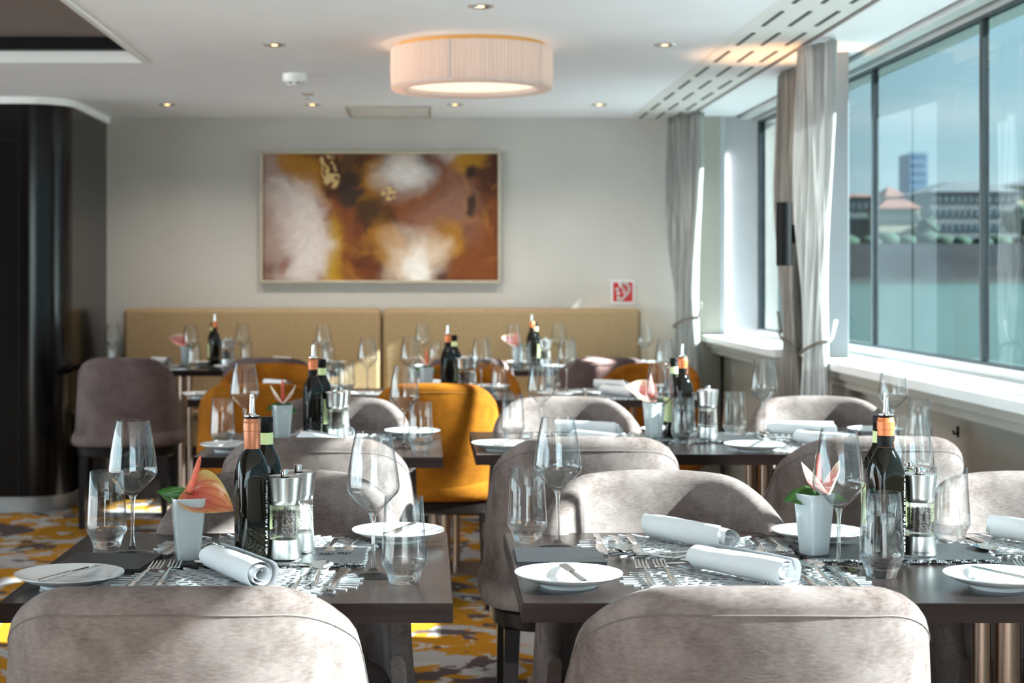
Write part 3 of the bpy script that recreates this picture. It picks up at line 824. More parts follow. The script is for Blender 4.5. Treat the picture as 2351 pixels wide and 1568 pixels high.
# ------------------------------------------------------------------ tables
TZ = .75
def table(x0, x1, y0, y1, label, legs, rot=0.0):
    cx, cy = (x0 + x1) / 2, (y0 + y1) / 2
    t = empty('dining_table', (cx, cy, 0), R(rot)); tag(t, label, 'table', 'dining tables')
    w, d = x1 - x0, y1 - y0
    MB().span(-w / 2 + .0012, w / 2 - .0012, -d / 2 + .0012, d / 2 - .0012, TZ - .030, TZ).build('table_top', 'wood', t, bevel=.0015, seg=2)
    for x0_, x1_, y0_, y1_ in ((-w / 2, w / 2, -d / 2, -d / 2 + .0012), (-w / 2, w / 2, d / 2 - .0012, d / 2), (-w / 2, -w / 2 + .0012, -d / 2 + .0012, d / 2 - .0012), (w / 2 - .0012, w / 2, -d / 2 + .0012, d / 2 - .0012)):
        MB().span(x0_, x1_, y0_, y1_, TZ - .030, TZ - .0009).build('edge_band', 'edge', t)
    for lx in legs:
        MB().span(lx - .12, lx + .12, -.10, .10, TZ - .038, TZ - .030).build('mounting_plate', 'black', t)
        for dx, r in ((-.045, .016), (0, .022), (.045, .016)):
            MB().lathe([(r, .012), (r, TZ - .036)], 20, lx + dx, 0).build('column', 'bronze', t, smooth=180)
        MB().span(lx - .16, lx + .16, -.15, .15, 0, .012).build('base_plate', 'bronze', t, bevel=.003)
    return t
table(-.653, .040, 2.515, 3.205, 'square dark wood table in the left foreground', [0])
table(.147, 1.50, 2.515, 3.21, 'long dark wood table in the right foreground', [-.18 + .02, .16 + .02], -.3)
table(-.645, .045, 4.56, 5.26, 'square dark wood table in the second row on the left', [0])
table(.137, 1.50, 4.63, 5.31, 'long dark wood table in the second row by the window', [-.35, .20])
table(-.97, .37, 6.70, 7.40, 'dark wood table among the mustard chairs', [-.35, .38])
table(.50, 1.16, 6.70, 7.38, 'small dark wood table near the window curtain', [0])
table(-1.83, -.47, 8.80, 9.45, 'dark wood table at the left half of the banquette', [-.2, .35])
table(-.07, 1.36, 8.80, 9.45, 'dark wood table at the right half of the banquette', [-.35, .35])

# ------------------------------------------------------------------ curtains and wall lamp
def curtain(p0, p1, mat, label, zt, ztie, zb, folds, amp, pinch, shift, hook):
    p0 = Vector((*p0, 0)); p1 = Vector((*p1, 0))
    mid = (p0 + p1) / 2; L = (p1 - p0).length
    d = (p1 - p0).normalized(); q = Vector((-d.y, d.x, 0))
    cu = empty('curtain', (mid.x, mid.y, 0)); tag(cu, label, 'curtain', 'tied-back window curtains')
    nu, nz = folds * 10, 40
    rows = []
    for j in range(nz + 1):
        z = lerp(zt, zb, j / nz)
        if z > ztie:
            t = (zt - z) / (zt - ztie); w = lerp(1, pinch, smoothstep(.35, 1, t) ** 1.3); sh = shift * smoothstep(.3, 1, t)
        else:
            t = (ztie - z) / (ztie - zb); w = lerp(pinch, .72, smoothstep(0, .45, t)); sh = shift * (1 - .5 * smoothstep(0, .6, t))
        row = []
        for i in range(nu + 1):
            u = i / nu - .5
            ph = 2 * PI * folds * (i / nu)
            am = amp * (0.55 + .45 * w) * (1 + .25 * math.sin(i * .7 + 3))
            off = am * math.sin(ph + .35 * math.sin(z * 3.1)) + .012 * math.sin(5 * z + 9 * u)
            p = d * (u * L * w + sh) + q * off
            row.append((p.x, p.y, z))
        rows.append(row)
    o = MB().grid(rows).build('drape', mat, cu, smooth=180)
    so = o.modifiers.new('solid', 'SOLIDIFY'); so.thickness = .003
    w = L * pinch / 2 + .012
    ring = []
    for i in range(29):
        a = 2 * PI * i / 28
        p = d * (w * math.cos(a) + shift) + q * ((amp + .016) * math.sin(a))
        ring.append((p.x, p.y, ztie + .035 * math.cos(a) * (1 if hook[0] >= 0 else -1)))
    MB().tube(ring, .006, 8, False).build('tieback', 'cord', cu, smooth=180)
    e_ = d * (w * hook[0] + shift)
    MB().tube([(e_.x, e_.y, ztie + .02), (e_.x + hook[1] * .6, e_.y + hook[2] * .6, ztie + .05), (e_.x + hook[1], e_.y + hook[2], ztie + .12)], [.005, .006, .008], 8).build('hook', 'white' if mat == 'curtain' else 'cord', cu, smooth=180)
    return cu
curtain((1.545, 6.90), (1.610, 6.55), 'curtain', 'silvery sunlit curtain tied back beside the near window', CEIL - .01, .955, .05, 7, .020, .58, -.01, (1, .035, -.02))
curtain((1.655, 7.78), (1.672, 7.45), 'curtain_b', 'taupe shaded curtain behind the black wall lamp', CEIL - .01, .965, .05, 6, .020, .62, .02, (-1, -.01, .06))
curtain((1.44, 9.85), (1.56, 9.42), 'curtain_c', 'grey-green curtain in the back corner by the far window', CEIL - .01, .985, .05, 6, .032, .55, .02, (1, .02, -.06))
sco = empty('wall_lamp', (1.525, 7.06, 1.43)); tag(sco, 'black cylindrical wall lamp on the pillar between the curtains', 'wall lamp')
MB().lathe([(.026, -.135), (.034, -.135), (.034, .135), (.026, .135), (.026, -.135)], 36).build('cylinder', 'black', sco, smooth=40)
MB().span(.034, .173, -.02, .02, -.04, .04).build('bracket', 'black', sco, bevel=.003)
MB().lathe([(.022, -.120), (.0005, -.120)], 20).build('bulb', 'spot_disc', sco)
MB().lathe([(.022, .110), (.0005, .110)], 20).build('bulb', 'spot_disc', sco)
up_ = add_light('uplight', 'SPOT', (0, 0, .12), 7, (1, .52, .22), sco, spot_size=R(75), spot_blend=.8, shadow_soft_size=.02)
up_.rotation_euler = (R(180), 0, 0)
add_light('downlight_spot', 'SPOT', (0, 0, -.13), 3, (1, .52, .22), sco, spot_size=R(70), spot_blend=.8, shadow_soft_size=.02)

hk = empty('wall_hook', (1.76, 5.48, .735)); tag(hk, 'small black hook on the wall below the near window sill', 'hook')
MB().span(-.004, 0, -.009, .009, -.018, .018).build('plate', 'black', hk, bevel=.001)
MB().tube([(-.003, 0, -.006), (-.015, 0, -.008), (-.017, 0, .004)], .004, 8).build('prong', 'black', hk, smooth=180)

# ------------------------------------------------------------------ tableware shapes
def wine_glass():
    n = 44; t = .0011
    outer_foot = [(.0005, .0), (.034, .0), (.0365, .0008), (.0365, .0018), (.024, .0045), (.010, .0085), (.0052, .014)]
    stem = [(.0052, .014), (.0036, .030), (.0033, .060), (.0036, .088), (.0048, .098), (.0075, .1045)]
    bo = [(.0075, .1045), (.020, .1165), (.032, .1285), (.0400, .1375), (.0432, .1435), (.0440, .1490), (.0434, .156), (.0405, .180), (.0355, .210), (.0298, .2385)]
    bi = [(r - t, z) for r, z in bo[::-1]]
    bi = bi[:-1] + [(.012, .1125), (.004, .1098), (.0004, .1092)]
    rim = [(.0298, .2385), (.0293, .2390), (.0287, .2385)]
    return ('wine_glass', None, [('bowl', MB().lathe(bo + rim[1:2] + bi, n).mesh('bowl', 'thin', 50)),
                                 ('stem', MB().lathe(stem, 20).mesh('stem', 'glass', 180)),
                                 ('foot', MB().lathe(outer_foot, n).mesh('foot', 'glass', 50))])
def tumbler():
    b = [(.0354, .0355), (.0335, .031), (.028, .0225), (.018, .0185), (.0005, .0175)]
    b0 = [(.0005, 0), (.022, 0), (.0245, .0015), (.0265, .010), (.031, .022), (.0355, .030), (.0369, .0355)]
    w = [(.0369, .0355), (.0370, .0375), (.0366, .045), (.0340, .090), (.0312, .1400), (.0306, .1406), (.0300, .1400), (.0328, .090), (.0354, .046), (.0356, .0375), (.0354, .0355)]
    base = MB().lathe(b0, 44).lathe(b, 44).mesh('thick_base', 'glass', 50)
    return ('water_glass', None, [('wall', MB().lathe(w, 44).mesh('wall', 'thin', 50)), ('thick_base', base)])
def plate():
    p = [(.0005, .004), (.040, .004), (.042, .0), (.046, .0), (.048, .005), (.066, .0105), (.082, .0175), (.0868, .0205), (.0868, .0222), (.083, .0210), (.066, .0135), (.050, .0085), (.040, .0075), (.0005, .0072)]
    return ('bread_plate', MB().lathe(p, 56).mesh('bread_plate', 'ceramic', 50), [])
def strip(sec, n=1):        # sec: list of (y, cx, halfwidth, z, thickness)
    rings = []
    for y, cx, hw, z, th in sec:
        rings.append([(cx - hw, y, z), (cx - hw * .6, y, z + th * .5), (cx + hw * .6, y, z + th * .5), (cx + hw, y, z), (cx + hw * .6, y, z - th * .5), (cx - hw * .6, y, z - th * .5)])
    return rings
HANDLE = [(-.105, .0005, .004, .0018), (-.100, .0065, .004, .003), (-.06, .0058, .0055, .0035), (-.01, .0036, .0085, .0035), (.022, .0030, .0095, .003)]
def handle_part():
    return MB().loft(strip([(y, 0, w, z, t) for y, w, z, t in HANDLE]), True, True, True)
def fork(L=1.0):
    h = handle_part().mesh('handle', 'cutlery', 60)
    hd_ = MB().loft(strip([(.022, 0, .0030, .0095, .003), (.034, 0, .0085, .0075, .0022), (.045, 0, .0122, .0055, .0020), (.055, 0, .0122, .0048, .0018)]), True, True, True)
    for k_ in range(4):
        cx = (-1.5 + k_) * .0064
        hd_.loft(strip([(.054, cx, .0024, .0048, .0018), (.072, cx, .0019, .0060, .0016), (.088, cx, .0015, .0090, .0014), (.096, cx, .0006, .0112, .0008)]), True, True, True)
    return ('fork', None, [('handle', h), ('tines', hd_.mesh('tines', 'cutlery', 60))])
def spoon():
    h = handle_part().mesh('handle', 'cutlery', 60)
    bw = MB(); top, bot = [], []
    cy, a, b = .058, .036, .0205
    rings = []
    N = 28
    for r in (1.0, .93, .75, .5, .25, .02):
        rings.append([(b * r * math.sin(2 * PI * j / N) * (1 - .12 * math.cos(2 * PI * j / N) * 1), cy + a * r * math.cos(2 * PI * j / N), .0125 - .0095 * (1 - r * r) + .0) for j in range(N)])
    rb_ = []
    for r in (1.0, .95, .78, .5, .25, .02):
        rb_.append([(b * r * math.sin(2 * PI * j / N) * (1 - .12 * math.cos(2 * PI * j / N)), cy + a * r * math.cos(2 * PI * j / N), .0117 - .0098 * (1 - r * r)) for j in range(N)])
    bw.loft(rb_[::-1] + rings, True)
    return ('spoon', None, [('handle', h), ('bowl', bw.mesh('bowl', 'cutlery', 75))])
def knife():
    h = MB().loft(strip([(-.11, 0, .004, .004, .004), (-.105, 0, .0075, .004, .006), (-.06, 0, .0072, .0042, .0065), (-.012, 0, .0058, .0045, .006), (-.006, 0, .0052, .0045, .005)]), True, True, True)
    bl = MB().loft(strip([(-.006, 0, .0052, .0045, .003), (.004, .0006, .0078, .0042, .0022), (.05, .001, .0098, .0035, .0018), (.085, .001, .0100, .003, .0015), (.098, .000, .0078, .003, .0013), (.105, -.003, .003, .003, .001)]), True, True, True)
    return ('table_knife', None, [('handle', h.mesh('handle', 'cutlery', 50)), ('blade', bl.mesh('blade', 'cutlery', 50))])
def butter_knife():
    h = MB().loft(strip([(-.085, 0, .003, 0, .003), (-.081, 0, .0062, 0, .0045), (-.02, 0, .0048, 0, .0045), (-.004, 0, .004, 0, .004)]), True, True, True)
    bl = MB().loft(strip([(-.004, 0, .004, 0, .0025), (.004, .001, .0075, 0, .002), (.05, .002, .0095, 0, .0016), (.066, .004, .008, 0, .0014), (.074, .008, .002, 0, .001)]), True, True, True)
    return ('butter_knife', None, [('handle', h.mesh('handle', 'cutlery', 50)), ('blade', bl.mesh('blade', 'cutlery', 50))])
def napkin(seed):
    rr = random.Random(seed)
    L, turns, r0, r1 = .205, 3.1, .006, .0255
    N, K = 90, 18
    rows = []
    for k_ in range(K + 1):
        t = k_ / K; y = (t - .5) * L
        sag = 1 + .05 * math.sin(3.3 * t + seed) - .05 * abs(t - .5)
        row = []
        for i in range(N + 1):
            a = i / N; ang = 2 * PI * turns * a + .4 + .25 * t
            r = lerp(r0, r1, a) * sag * (1 + .03 * math.sin(3 * ang + 4 * t + seed)) + .0012 * mnoise.noise(Vector((a * 9, t * 6, seed)))
            ye = y + (.006 * math.sin(ang * .5 + seed) + .004 * math.sin(2.1 * ang)) * (abs(t - .5) * 2) ** 4
            z = r * math.sin(ang)
            z = max(z, -.0215 - .002 * (1 - a)) if a > .6 else z
            row.append((r * math.cos(ang) * 1.06, ye, z + .0235))
        rows.append(row)
    o_ = MB().grid(rows)
    # give the cloth thickness
    m_ = MB(); cnt = len(rows); w = N + 1
    me = o_.mesh('napkin', 'linen', 180)
    return ('napkin', me, [])
def placemat(seed=1):
    rr = random.Random(seed)
    m_ = MB(); A, B = .192, .145; h = .0018
    def seg(x0, y0, x1, y1, w):
        d = Vector((x1 - x0, y1 - y0)); L = d.length
        m_.box((x0 + x1) / 2, (y0 + y1) / 2, h / 2, L + w * .6, w, h, math.atan2(d.y, d.x))
    nr = 9
    for k_ in range(1, nr + 1):
        f = k_ / nr * .93
        n = max(8, int(52 * f))
        ph = rr.uniform(0, 1)
        f2 = min(1.0, (k_ + 1) / nr * .93)
        pts = []
        for j in range(n):
            a = 2 * PI * (j + ph) / n
            ff = f + rr.uniform(-.014, .014)
            pts.append((A * ff * math.cos(a), B * ff * math.sin(a)))
        for j in range(n):
            x0, y0 = pts[j]; x1, y1 = pts[(j + 1) % n]
            if k_ < nr: seg(x0, y0, x1, y1, .0036)
            a = 2 * PI * (j + ph) / n
            fo = f2 + (rr.uniform(-.02, .05) if k_ == nr else 0)
            if k_ == nr:
                seg(A * (f - .10) * math.cos(a), B * (f - .10) * math.sin(a), A * fo * 1.02 * math.cos(a), B * fo * 1.02 * math.sin(a), .0050)
            else:
                seg(x0, y0, A * fo * math.cos(a), B * fo * math.sin(a), .0036)
    return ('placemat', m_.mesh('placemat', 'mat'), [])
def sqr(hw, z, p, n=32, rot=0.0):
    out = []
    for j in range(n):
        a = 2 * PI * j / n
        x, y = sgnpow(math.cos(a), p) * hw, sgnpow(math.sin(a), p) * hw
        out.append((x, y, z))
    return out
def oil_bottle(foil, fancy=False):
    prof = [(.022, 0, .5), (.0262, .002, .42), (.0272, .006, .40), (.0276, .08, .40), (.0278, .138, .42), (.0274, .152, .55), (.0258, .164, .75), (.0220, .176, .9), (.0170, .185, 1), (.0142, .192, 1), (.0136, .200, 1), (.0134, .240, 1)]
    glass = MB().loft([sqr(h, z, p, 40) for h, z, p in prof], True, True, True).mesh('bottle', 'oil_glass', 45)
    cap = MB().lathe([(.0140, .188), (.0143, .189), (.0143, .222), (.0152, .223), (.0152, .236), (.0143, .237), (.0141, .2415), (.0133, .2435), (.0005, .2435)], 32).mesh('foil_capsule', foil, 40)
    stop = MB().lathe([(.0105, .2430), (.0128, .2440), (.0128, .2470), (.0080, .2475)], 28).mesh('stopper', 'black', 40)
    disc = MB().lathe([(.0080, .2470), (.0136, .2475), (.0136, .2492), (.0080, .2500), (.0064, .2530)], 28).mesh('pourer_disc', 'chrome', 40)
    # spout with a slanted mouth
    n = 20; rings = []
    for r, z, sl in ((.0056, .2500, 0), (.0048, .258, 0), (.0044, .282, .0038), (.0036, .282, .0038), (.0036, .262, 0)):
        rings.append([(r * math.cos(2 * PI * j / n), r * math.sin(2 * PI * j / n), z + sl * math.sin(2 * PI * j / n)) for j in range(n)])
    sp_ = MB().loft(rings, True, False, True).mesh('spout', 'chrome', 40)
    parts = [('bottle', glass), ('foil_capsule', cap), ('stopper', stop), ('pourer', disc, [('spout', sp_)])]
    lab = MB()
    rr = random.Random(3)
    z = .012
    while z < .138:         # upright print running up one corner of the bottle
        hgt = rr.uniform(.0009, .0021); w = rr.uniform(.0016, .0036)
        if rr.random() < .8: lab.box(.0175 + (0.005 - w) / 2, -.0277, z + hgt / 2, w, .0008, hgt)
        z += hgt + .0010
    parts.append(('print', lab.mesh('print', 'print')))
    if fancy:
        band = MB().lathe([(.01445, .192), (.01455, .193), (.01455, .2115), (.01445, .212)], 32).mesh('neck_label', 'black', 40)
        curl = []
        for i in range(15):
            t = i / 14; a = -PI / 2 + .75 - .35 * math.sin(2 * PI * t) * (1 - .3 * t)
            curl.append((.0148 * math.cos(a), .0148 * math.sin(a), .193 + .018 * t))
        parts.append(('neck_label', band, [('emblem', MB().tube(curl, .0007, 6).mesh('emblem', foil, 180))]))
    return ('oil_bottle', None, parts)
def vinegar_bottle():
    prof = [(.022, 0, .5), (.0262, .002, .42), (.0272, .006, .40), (.0276, .08, .40), (.0278, .138, .42), (.0272, .152, .55), (.0250, .164, .75), (.0200, .176, .9), (.0150, .185, 1), (.0126, .195, 1), (.0122, .216, 1)]
    glass = MB().loft([sqr(h, z, p, 40) for h, z, p in prof], True, True, True).mesh('bottle', 'oil_glass', 45)
    col = MB().lathe([(.0138, .187), (.0132, .194), (.0130, .212), (.0126, .2125)], 28).mesh('neck_label', 'lime', 40)
    cp = [(.0126, .2125)]
    for i in range(5): cp += [(.0132, .214 + i * .003), (.0124, .2155 + i * .003)]
    cp += [(.0130, .230), (.0130, .238), (.0122, .2400), (.0005, .2400)]
    cap = MB().lathe(cp, 28).mesh('screw_cap', 'black', 40)
    body_l = MB().loft([[(x * 1.012, y * 1.012, z) for x, y, _ in sqr(.0278, 0, .42, 40)] for z in (.045, .120)], True).mesh('body_label', 'lime', 60)
    return ('vinegar_bottle', None, [('bottle', glass), ('neck_label', col), ('screw_cap', cap), ('body_label', body_l)])
def mill(fill, text=False):
    wall = MB().lathe([(.0005, .0), (.0305, .0), (.0312, .002), (.0308, .006), (.0285, .030), (.0268, .050), (.0262, .075), (.0264, .0945), (.0222, .0945), (.0218, .075), (.0224, .042), (.0005, .040)], 44).mesh('acrylic_body', 'acrylic', 45)
    base = MB().lathe([(.0005, .003), (.0275, .003), (.0278, .006), (.0252, .036), (.0150, .0385), (.0005, .0385)], 40).mesh('steel_base', 'brushed', 40)
    cap = MB().lathe([(.0005, .095), (.0255, .095), (.0268, .0965), (.0272, .104), (.0288, .122), (.0310, .138), (.0318, .1430), (.0310, .1436), (.0296, .1425), (.0100, .1418)], 44).mesh('steel_cap', 'brushed', 40)
    knob = MB().lathe([(.0062, .1415), (.0068, .1435), (.0068, .1545), (.0060, .1556), (.0005, .1556)], 24).mesh('knob', 'chrome', 40)
    co = MB(); rr = random.Random(5)
    top_ = .083
    for i in range(330):
        a = rr.uniform(0, 2 * PI); r = .0196 * math.sqrt(rr.random()) if i < 90 else rr.uniform(.0178, .0196)
        z = rr.uniform(.0435, top_)
        co.sphere((r * math.cos(a), r * math.sin(a), z), rr.uniform(.0017, .0024), 6, 4)
    co.lathe([(.0005, .043), (.0168, .043), (.0168, top_ - .002), (.0005, top_ - .001)], 20)
    corn = co.mesh('peppercorns' if fill == 'pepper' else 'salt_grains', fill, 180)
    parts = [('acrylic_body', wall), ('steel_base', base), ('steel_cap', cap, [('knob', knob)]), (corn.name.split('.')[0], corn, [], 'stuff')]
    if text:
        cur = bpy.data.curves.new('lettering', 'FONT'); cur.body = 'ZASSENHAUS'; cur.size = .0052; cur.align_x = 'CENTER'; cur.space_character = 1.15
        tmp = bpy.data.objects.new('tmp', cur)
        me = bpy.data.meshes.new_from_object(tmp); bpy.data.objects.remove(tmp)
        for v in me.vertices:
            a = -PI / 2 + v.co.x / .0308; z = .0075 + v.co.y
            rad = .0312 - (z - .002) * .09 + .0001
            v.co = (rad * math.cos(a), rad * math.sin(a), z)
        me.materials.clear(); me.materials.append(M['black'])
        parts.append(('lettering', me))
    return ('pepper_mill' if fill == 'pepper' else 'salt_mill', None, parts)
def heart(n=44, m=64):          # heart-shaped blade: rows of (u along, s across)
    pts = []
    for i in range(n + 1):
        t = i / n
        for_ = []
        for j in range(m + 1):
            s_ = 2 * j / m - 1
            hw = (math.sin(PI * min(1, t * 1.0) ** .62) ** .85) if 0 < t < 1 else 0
            for_.append((t, s_, hw))
        pts.append(for_)
    return pts
def spathe_mesh(name, L, W, fold, cup, mat='spathe', tones=None, droop=0.0):
    rows, cols_ = [], []
    for row in heart():
        r_ = []
        for t, s_, hw in row:
            x = s_ * hw * W / 2
            lobe = .16 * L * (abs(s_) ** 1.6) * (1 - t) ** 2
            a = fold * abs(s_) ** (0.55 if fold > .9 else 1.1)
            zz = abs(x) * math.sin(a) + cup * (t * (1 - t)) * -1.0 * (1 - s_ * s_) - droop * t * t + .0016 * math.sin(9 * t + 7 * s_)
            xx = x * math.cos(a)
            r_.append((xx, t * L - lobe, zz))
            if tones:
                rim = smoothstep(.55, 1.0, max(abs(s_), .0)) * smoothstep(0, .25, t)
                vein = 1 - smoothstep(.05, .42, min(abs(math.sin(abs(s_) * (.5 + .8 * (1 - t)) * 4.0 * PI)), abs(s_) * 12))
                c = Vector(tones[0]).lerp(Vector(tones[1]), smoothstep(.05, .75, t * .55 + abs(s_) * .55))
                c = c.lerp(Vector(tones[2]), rim * .8)
                c = c.lerp(Vector(tones[3]), .7 * vein * (1 - smoothstep(.75, .97, abs(s_))))
                cols_.append(c)
        rows.append(r_)
    me = MB().grid(rows).mesh(name, mat, 180, cols_ or None)
    return me
TONES_A = [(.52, .085, .065), (.60, .24, .10), (.56, .46, .17), (.48, .035, .03)]
TONES_B = [(.62, .20, .18), (.66, .36, .33), (.66, .66, .48), (.50, .11, .11)]
def frame_matrix(o, along, up):
    y = Vector(along).normalized(); z = (Vector(up) - y * Vector(up).dot(y)).normalized(); x = y.cross(z)
    m_ = Matrix.Identity(4)
    for i in range(3):
        m_[i][0], m_[i][1], m_[i][2], m_[i][3] = x[i], y[i], z[i], o[i]
    return m_
VASE_ME = MB().loft([sqr(h, z, p, 40) for h, z, p in [(.0185, 0, .30), (.0200, .0015, .30), (.0212, .02, .30), (.0265, .085, .32), (.0290, .106, .36), (.0288, .1075, .36), (.0272, .1075, .36), (.0262, .100, .34), (.0250, .088, .34)]], True, True, False).mesh('pot', 'vase', 45)
SOIL_ME = MB().loft([sqr(.0255, .090, .34, 24), sqr(.0005, .094, 1, 24)], True).mesh('soil', 'soil', 180)
LEAF_ME = spathe_mesh('leaf', .052, .042, .35, .01, 'leaf', None, .012)
def flower_pot(loc, rz, label, kind):
    v = empty('flower_pot', loc, rz); tag(v, label, 'flower pot', 'potted anthuriums on the tables')
    link('pot', VASE_ME, v); link('soil', SOIL_ME, v)
    inv = Matrix.Rotation(-rz, 4, 'Z')          # blossoms are aimed in room directions
    def put(nm, me, o, along, up, sub=()):
        ob = link(nm, me, v); ob.matrix_local = inv @ frame_matrix(o, along, up)
        return ob
    if kind == 'side':      # one big blossom leaning right
        o = (.004, -.004, .113)
        bl = put('spathe', spathe_mesh('spathe', .084, .096, .50, .020, 'spathe', TONES_A, .010), o, (.88, -.32, -.22), (.05, -.80, .62))
        sdir = (.28, .05, 1)
    elif kind == 'cup':     # a cupped blossom seen from the front
        o = (.006, -.010, .112)
        bl = put('spathe', spathe_mesh('spathe', .060, .125, 1.0, .006, 'spathe', TONES_B, .004), o, (.05, -1, .10), (0, .1, 1))
        sdir = (.03, .12, 1)
    elif kind == 'left':    # a pink blossom reaching left
        o = (-.004, 0, .122)
        bl = put('spathe', spathe_mesh('spathe', .095, .095, .6, .02, 'spathe', TONES_B, -.02), o, (-.9, -.1, .25), (.15, -.8, .6))
        sdir = (-.1, 0, 1)
    else:                   # two upright wings
        o = (.002, 0, .114)
        bl = put('spathe', spathe_mesh('spathe', .060, .130, .95, .006, 'spathe', TONES_B, .004), o, (.10, -1, .10), (0, .1, 1))
        sdir = (-.02, .1, 1)
    d = Vector(sdir).normalized()
    pts = [Vector(o) + d * (.066 * i / 10) + Vector((.0, 0, .002)) for i in range(11)]
    sx = MB().tube(pts, [.0050, .0054, .0056, .0056, .0054, .0052, .0050, .0047, .0043, .0035, .0012], 12)
    so = link('spadix', sx.mesh('spadix', 'spadix', 180), v); so.matrix_local = inv
    st = MB().tube([(0, 0, .085), (.001, 0, .10), Vector(o) + Vector((0, 0, .002))], .0026, 8)
    so = link('stem', st.mesh('stem', 'leaf', 180), v); so.matrix_local = inv
    put('leaf', LEAF_ME, (-.004, .002, .100), {'side': (-.85, -.1, .42), 'cup': (-.9, -.35, .05), 'left': (.8, .2, .2), 'v': (.85, -.3, -.15)}[kind], (.2, -.75, .65))
    put('leaf', LEAF_ME, (.004, .006, .098), {'side': (.5, .6, .35), 'cup': (.85, -.3, .12), 'left': (.2, .8, .3), 'v': (-.8, -.3, .1)}[kind], (.1, -.5, .8))
    return v
def slate_board(w, d, seed):
    rr = random.Random(seed); n = 46
    def edge():
        p = []
        for i in range(n): p.append((lerp(-w / 2, w / 2, i / n), -d / 2))
        for i in range(n // 2): p.append((w / 2, lerp(-d / 2, d / 2, i / (n // 2))))
        for i in range(n): p.append((lerp(w / 2, -w / 2, i / n), d / 2))
        for i in range(n // 2): p.append((-w / 2, lerp(d / 2, -d / 2, i / (n // 2))))
        return p
    e0 = edge(); rings = []
    for z, j, s_ in ((0, .0015, .992), (.003, .0022, 1.002), (.0055, .0022, .996), (.008, .0018, .985)):
        rings.append([(x * s_ + rr.uniform(-j, j), y * s_ + rr.uniform(-j, j), z + (rr.uniform(-.0006, .0006) if 0 < z < .008 else 0)) for x, y in e0])
    side = MB().loft(rings, True, True, False)
    top_ = MB(); top_.v = [(x, y, .008) for x, y, z in rings[-1]]; top_.f = [tuple(range(len(top_.v)))]
    return ('slate_board', None, [('top_face', top_.mesh('top_face', 'slate')), ('broken_edge', side.mesh('broken_edge', 'slate_edge'))])
def menu_card():
    b = MB().box(0, 0, .0028, .155, .155, .0056)
    me = b.mesh('menu_card', 'leather')
    return ('menu_card', me, [])
S = dict(wine=wine_glass(), tumbler=tumbler(), plate=plate(), fork=fork(), spoon=spoon(), knife=knife(), butter=butter_knife(),
         mat=placemat(), oil=oil_bottle('copper'), oil2=oil_bottle('copper_b', True), vin=vinegar_bottle(), pep=mill('pepper'), pept=mill('pepper', True),
         salt=mill('salt'), menu=menu_card(), nap=[napkin(1), napkin(2), napkin(5)], board=[slate_board(.33, .17, 1), slate_board(.33, .18, 2)])

def setting(cx, cy, far, where, full=True, plate_at=None, wine_at=None, tumb_at=None, nap_deg=32, idx=0, skip=(), bk=-20):
    """one place setting; local frame: +y away from the guest, +x to the guest's right"""
    rot = PI if far else 0.0
    c, s_ = (-1, 0) if far else (1, 0)
    def P(x, y, z=0): return (cx + c * x, cy + c * y, TZ + z)
    rr = random.Random(int(cx * 1000 + cy * 77))
    def J(a): return R(rr.uniform(-a, a))
    mz = .0019
    if 'mat' not in skip:
        inst(S['mat'], P(0, 0), rot, 'oval silver lattice placemat at the ' + where, 'placemat', 'silver placemats')
    if 'nap' not in skip:
        inst(S['nap'][idx % 3], P(-.005, -.008 if far else .015, mz + .0005), R(nap_deg) + rot, 'rolled white linen napkin at the ' + where, 'napkin', 'rolled napkins')
    if 'plate' not in skip:
        p = plate_at or P(-.262, -.05)
        p = (p[0], p[1], TZ)
        inst(S['plate'], p, 0, 'white bread plate at the ' + where, 'plate', 'bread plates')
        inst(S['butter'], (p[0] + .004, p[1], p[2] + .0228), rot + R(bk), 'butter knife on the bread plate, ' + where, 'knife', 'butter knives')
    if full:
        inst(S['fork'], P(-.158, .035, mz), rot + J(3) + R(-4), 'outer steel fork at the ' + where, 'fork', 'steel forks')
        inst(S['fork'], P(-.122, .043, mz), rot + J(3) + R(-2), 'inner steel fork at the ' + where, 'fork', 'steel forks')
        inst(S['spoon'], P(.128, .030, mz), rot + J(4), 'steel soup spoon at the ' + where, 'spoon', 'steel spoons')
        inst(S['knife'], P(.098, .010, mz), rot + J(3), 'inner steel table knife at the ' + where, 'knife', 'steel table knives')
        inst(S['knife'], P(.162, .006, mz), rot + J(3) + R(-4), 'outer steel table knife at the ' + where, 'knife', 'steel table knives')
        inst(S['spoon'], P(.005, .118, mz), rot + R(90) + J(4), 'dessert spoon laid crosswise at the ' + where, 'spoon', 'dessert spoons')
        inst(S['fork'], P(-.005, .142, mz * .2), rot + R(-90) + J(4), 'dessert fork laid crosswise at the ' + where, 'fork', 'dessert forks')
    else:
        inst(S['fork'], P(-.14, .03, mz), rot + J(4), 'steel fork at the ' + where, 'fork', 'steel forks')
        inst(S['knife'], P(.11, .01, mz), rot + J(4), 'steel table knife at the ' + where, 'knife', 'steel table knives')
    w = wine_at or P(.215, .07)
    t = tumb_at or P(.268, .02)
    inst(S['wine'], (w[0], w[1], TZ), rr.random(), 'clear wine glass at the ' + where, 'wine glass', 'wine glasses')
    inst(S['tumbler'], (t[0], t[1], TZ), rr.random(), 'clear water tumbler at the ' + where, 'water glass', 'water tumblers')

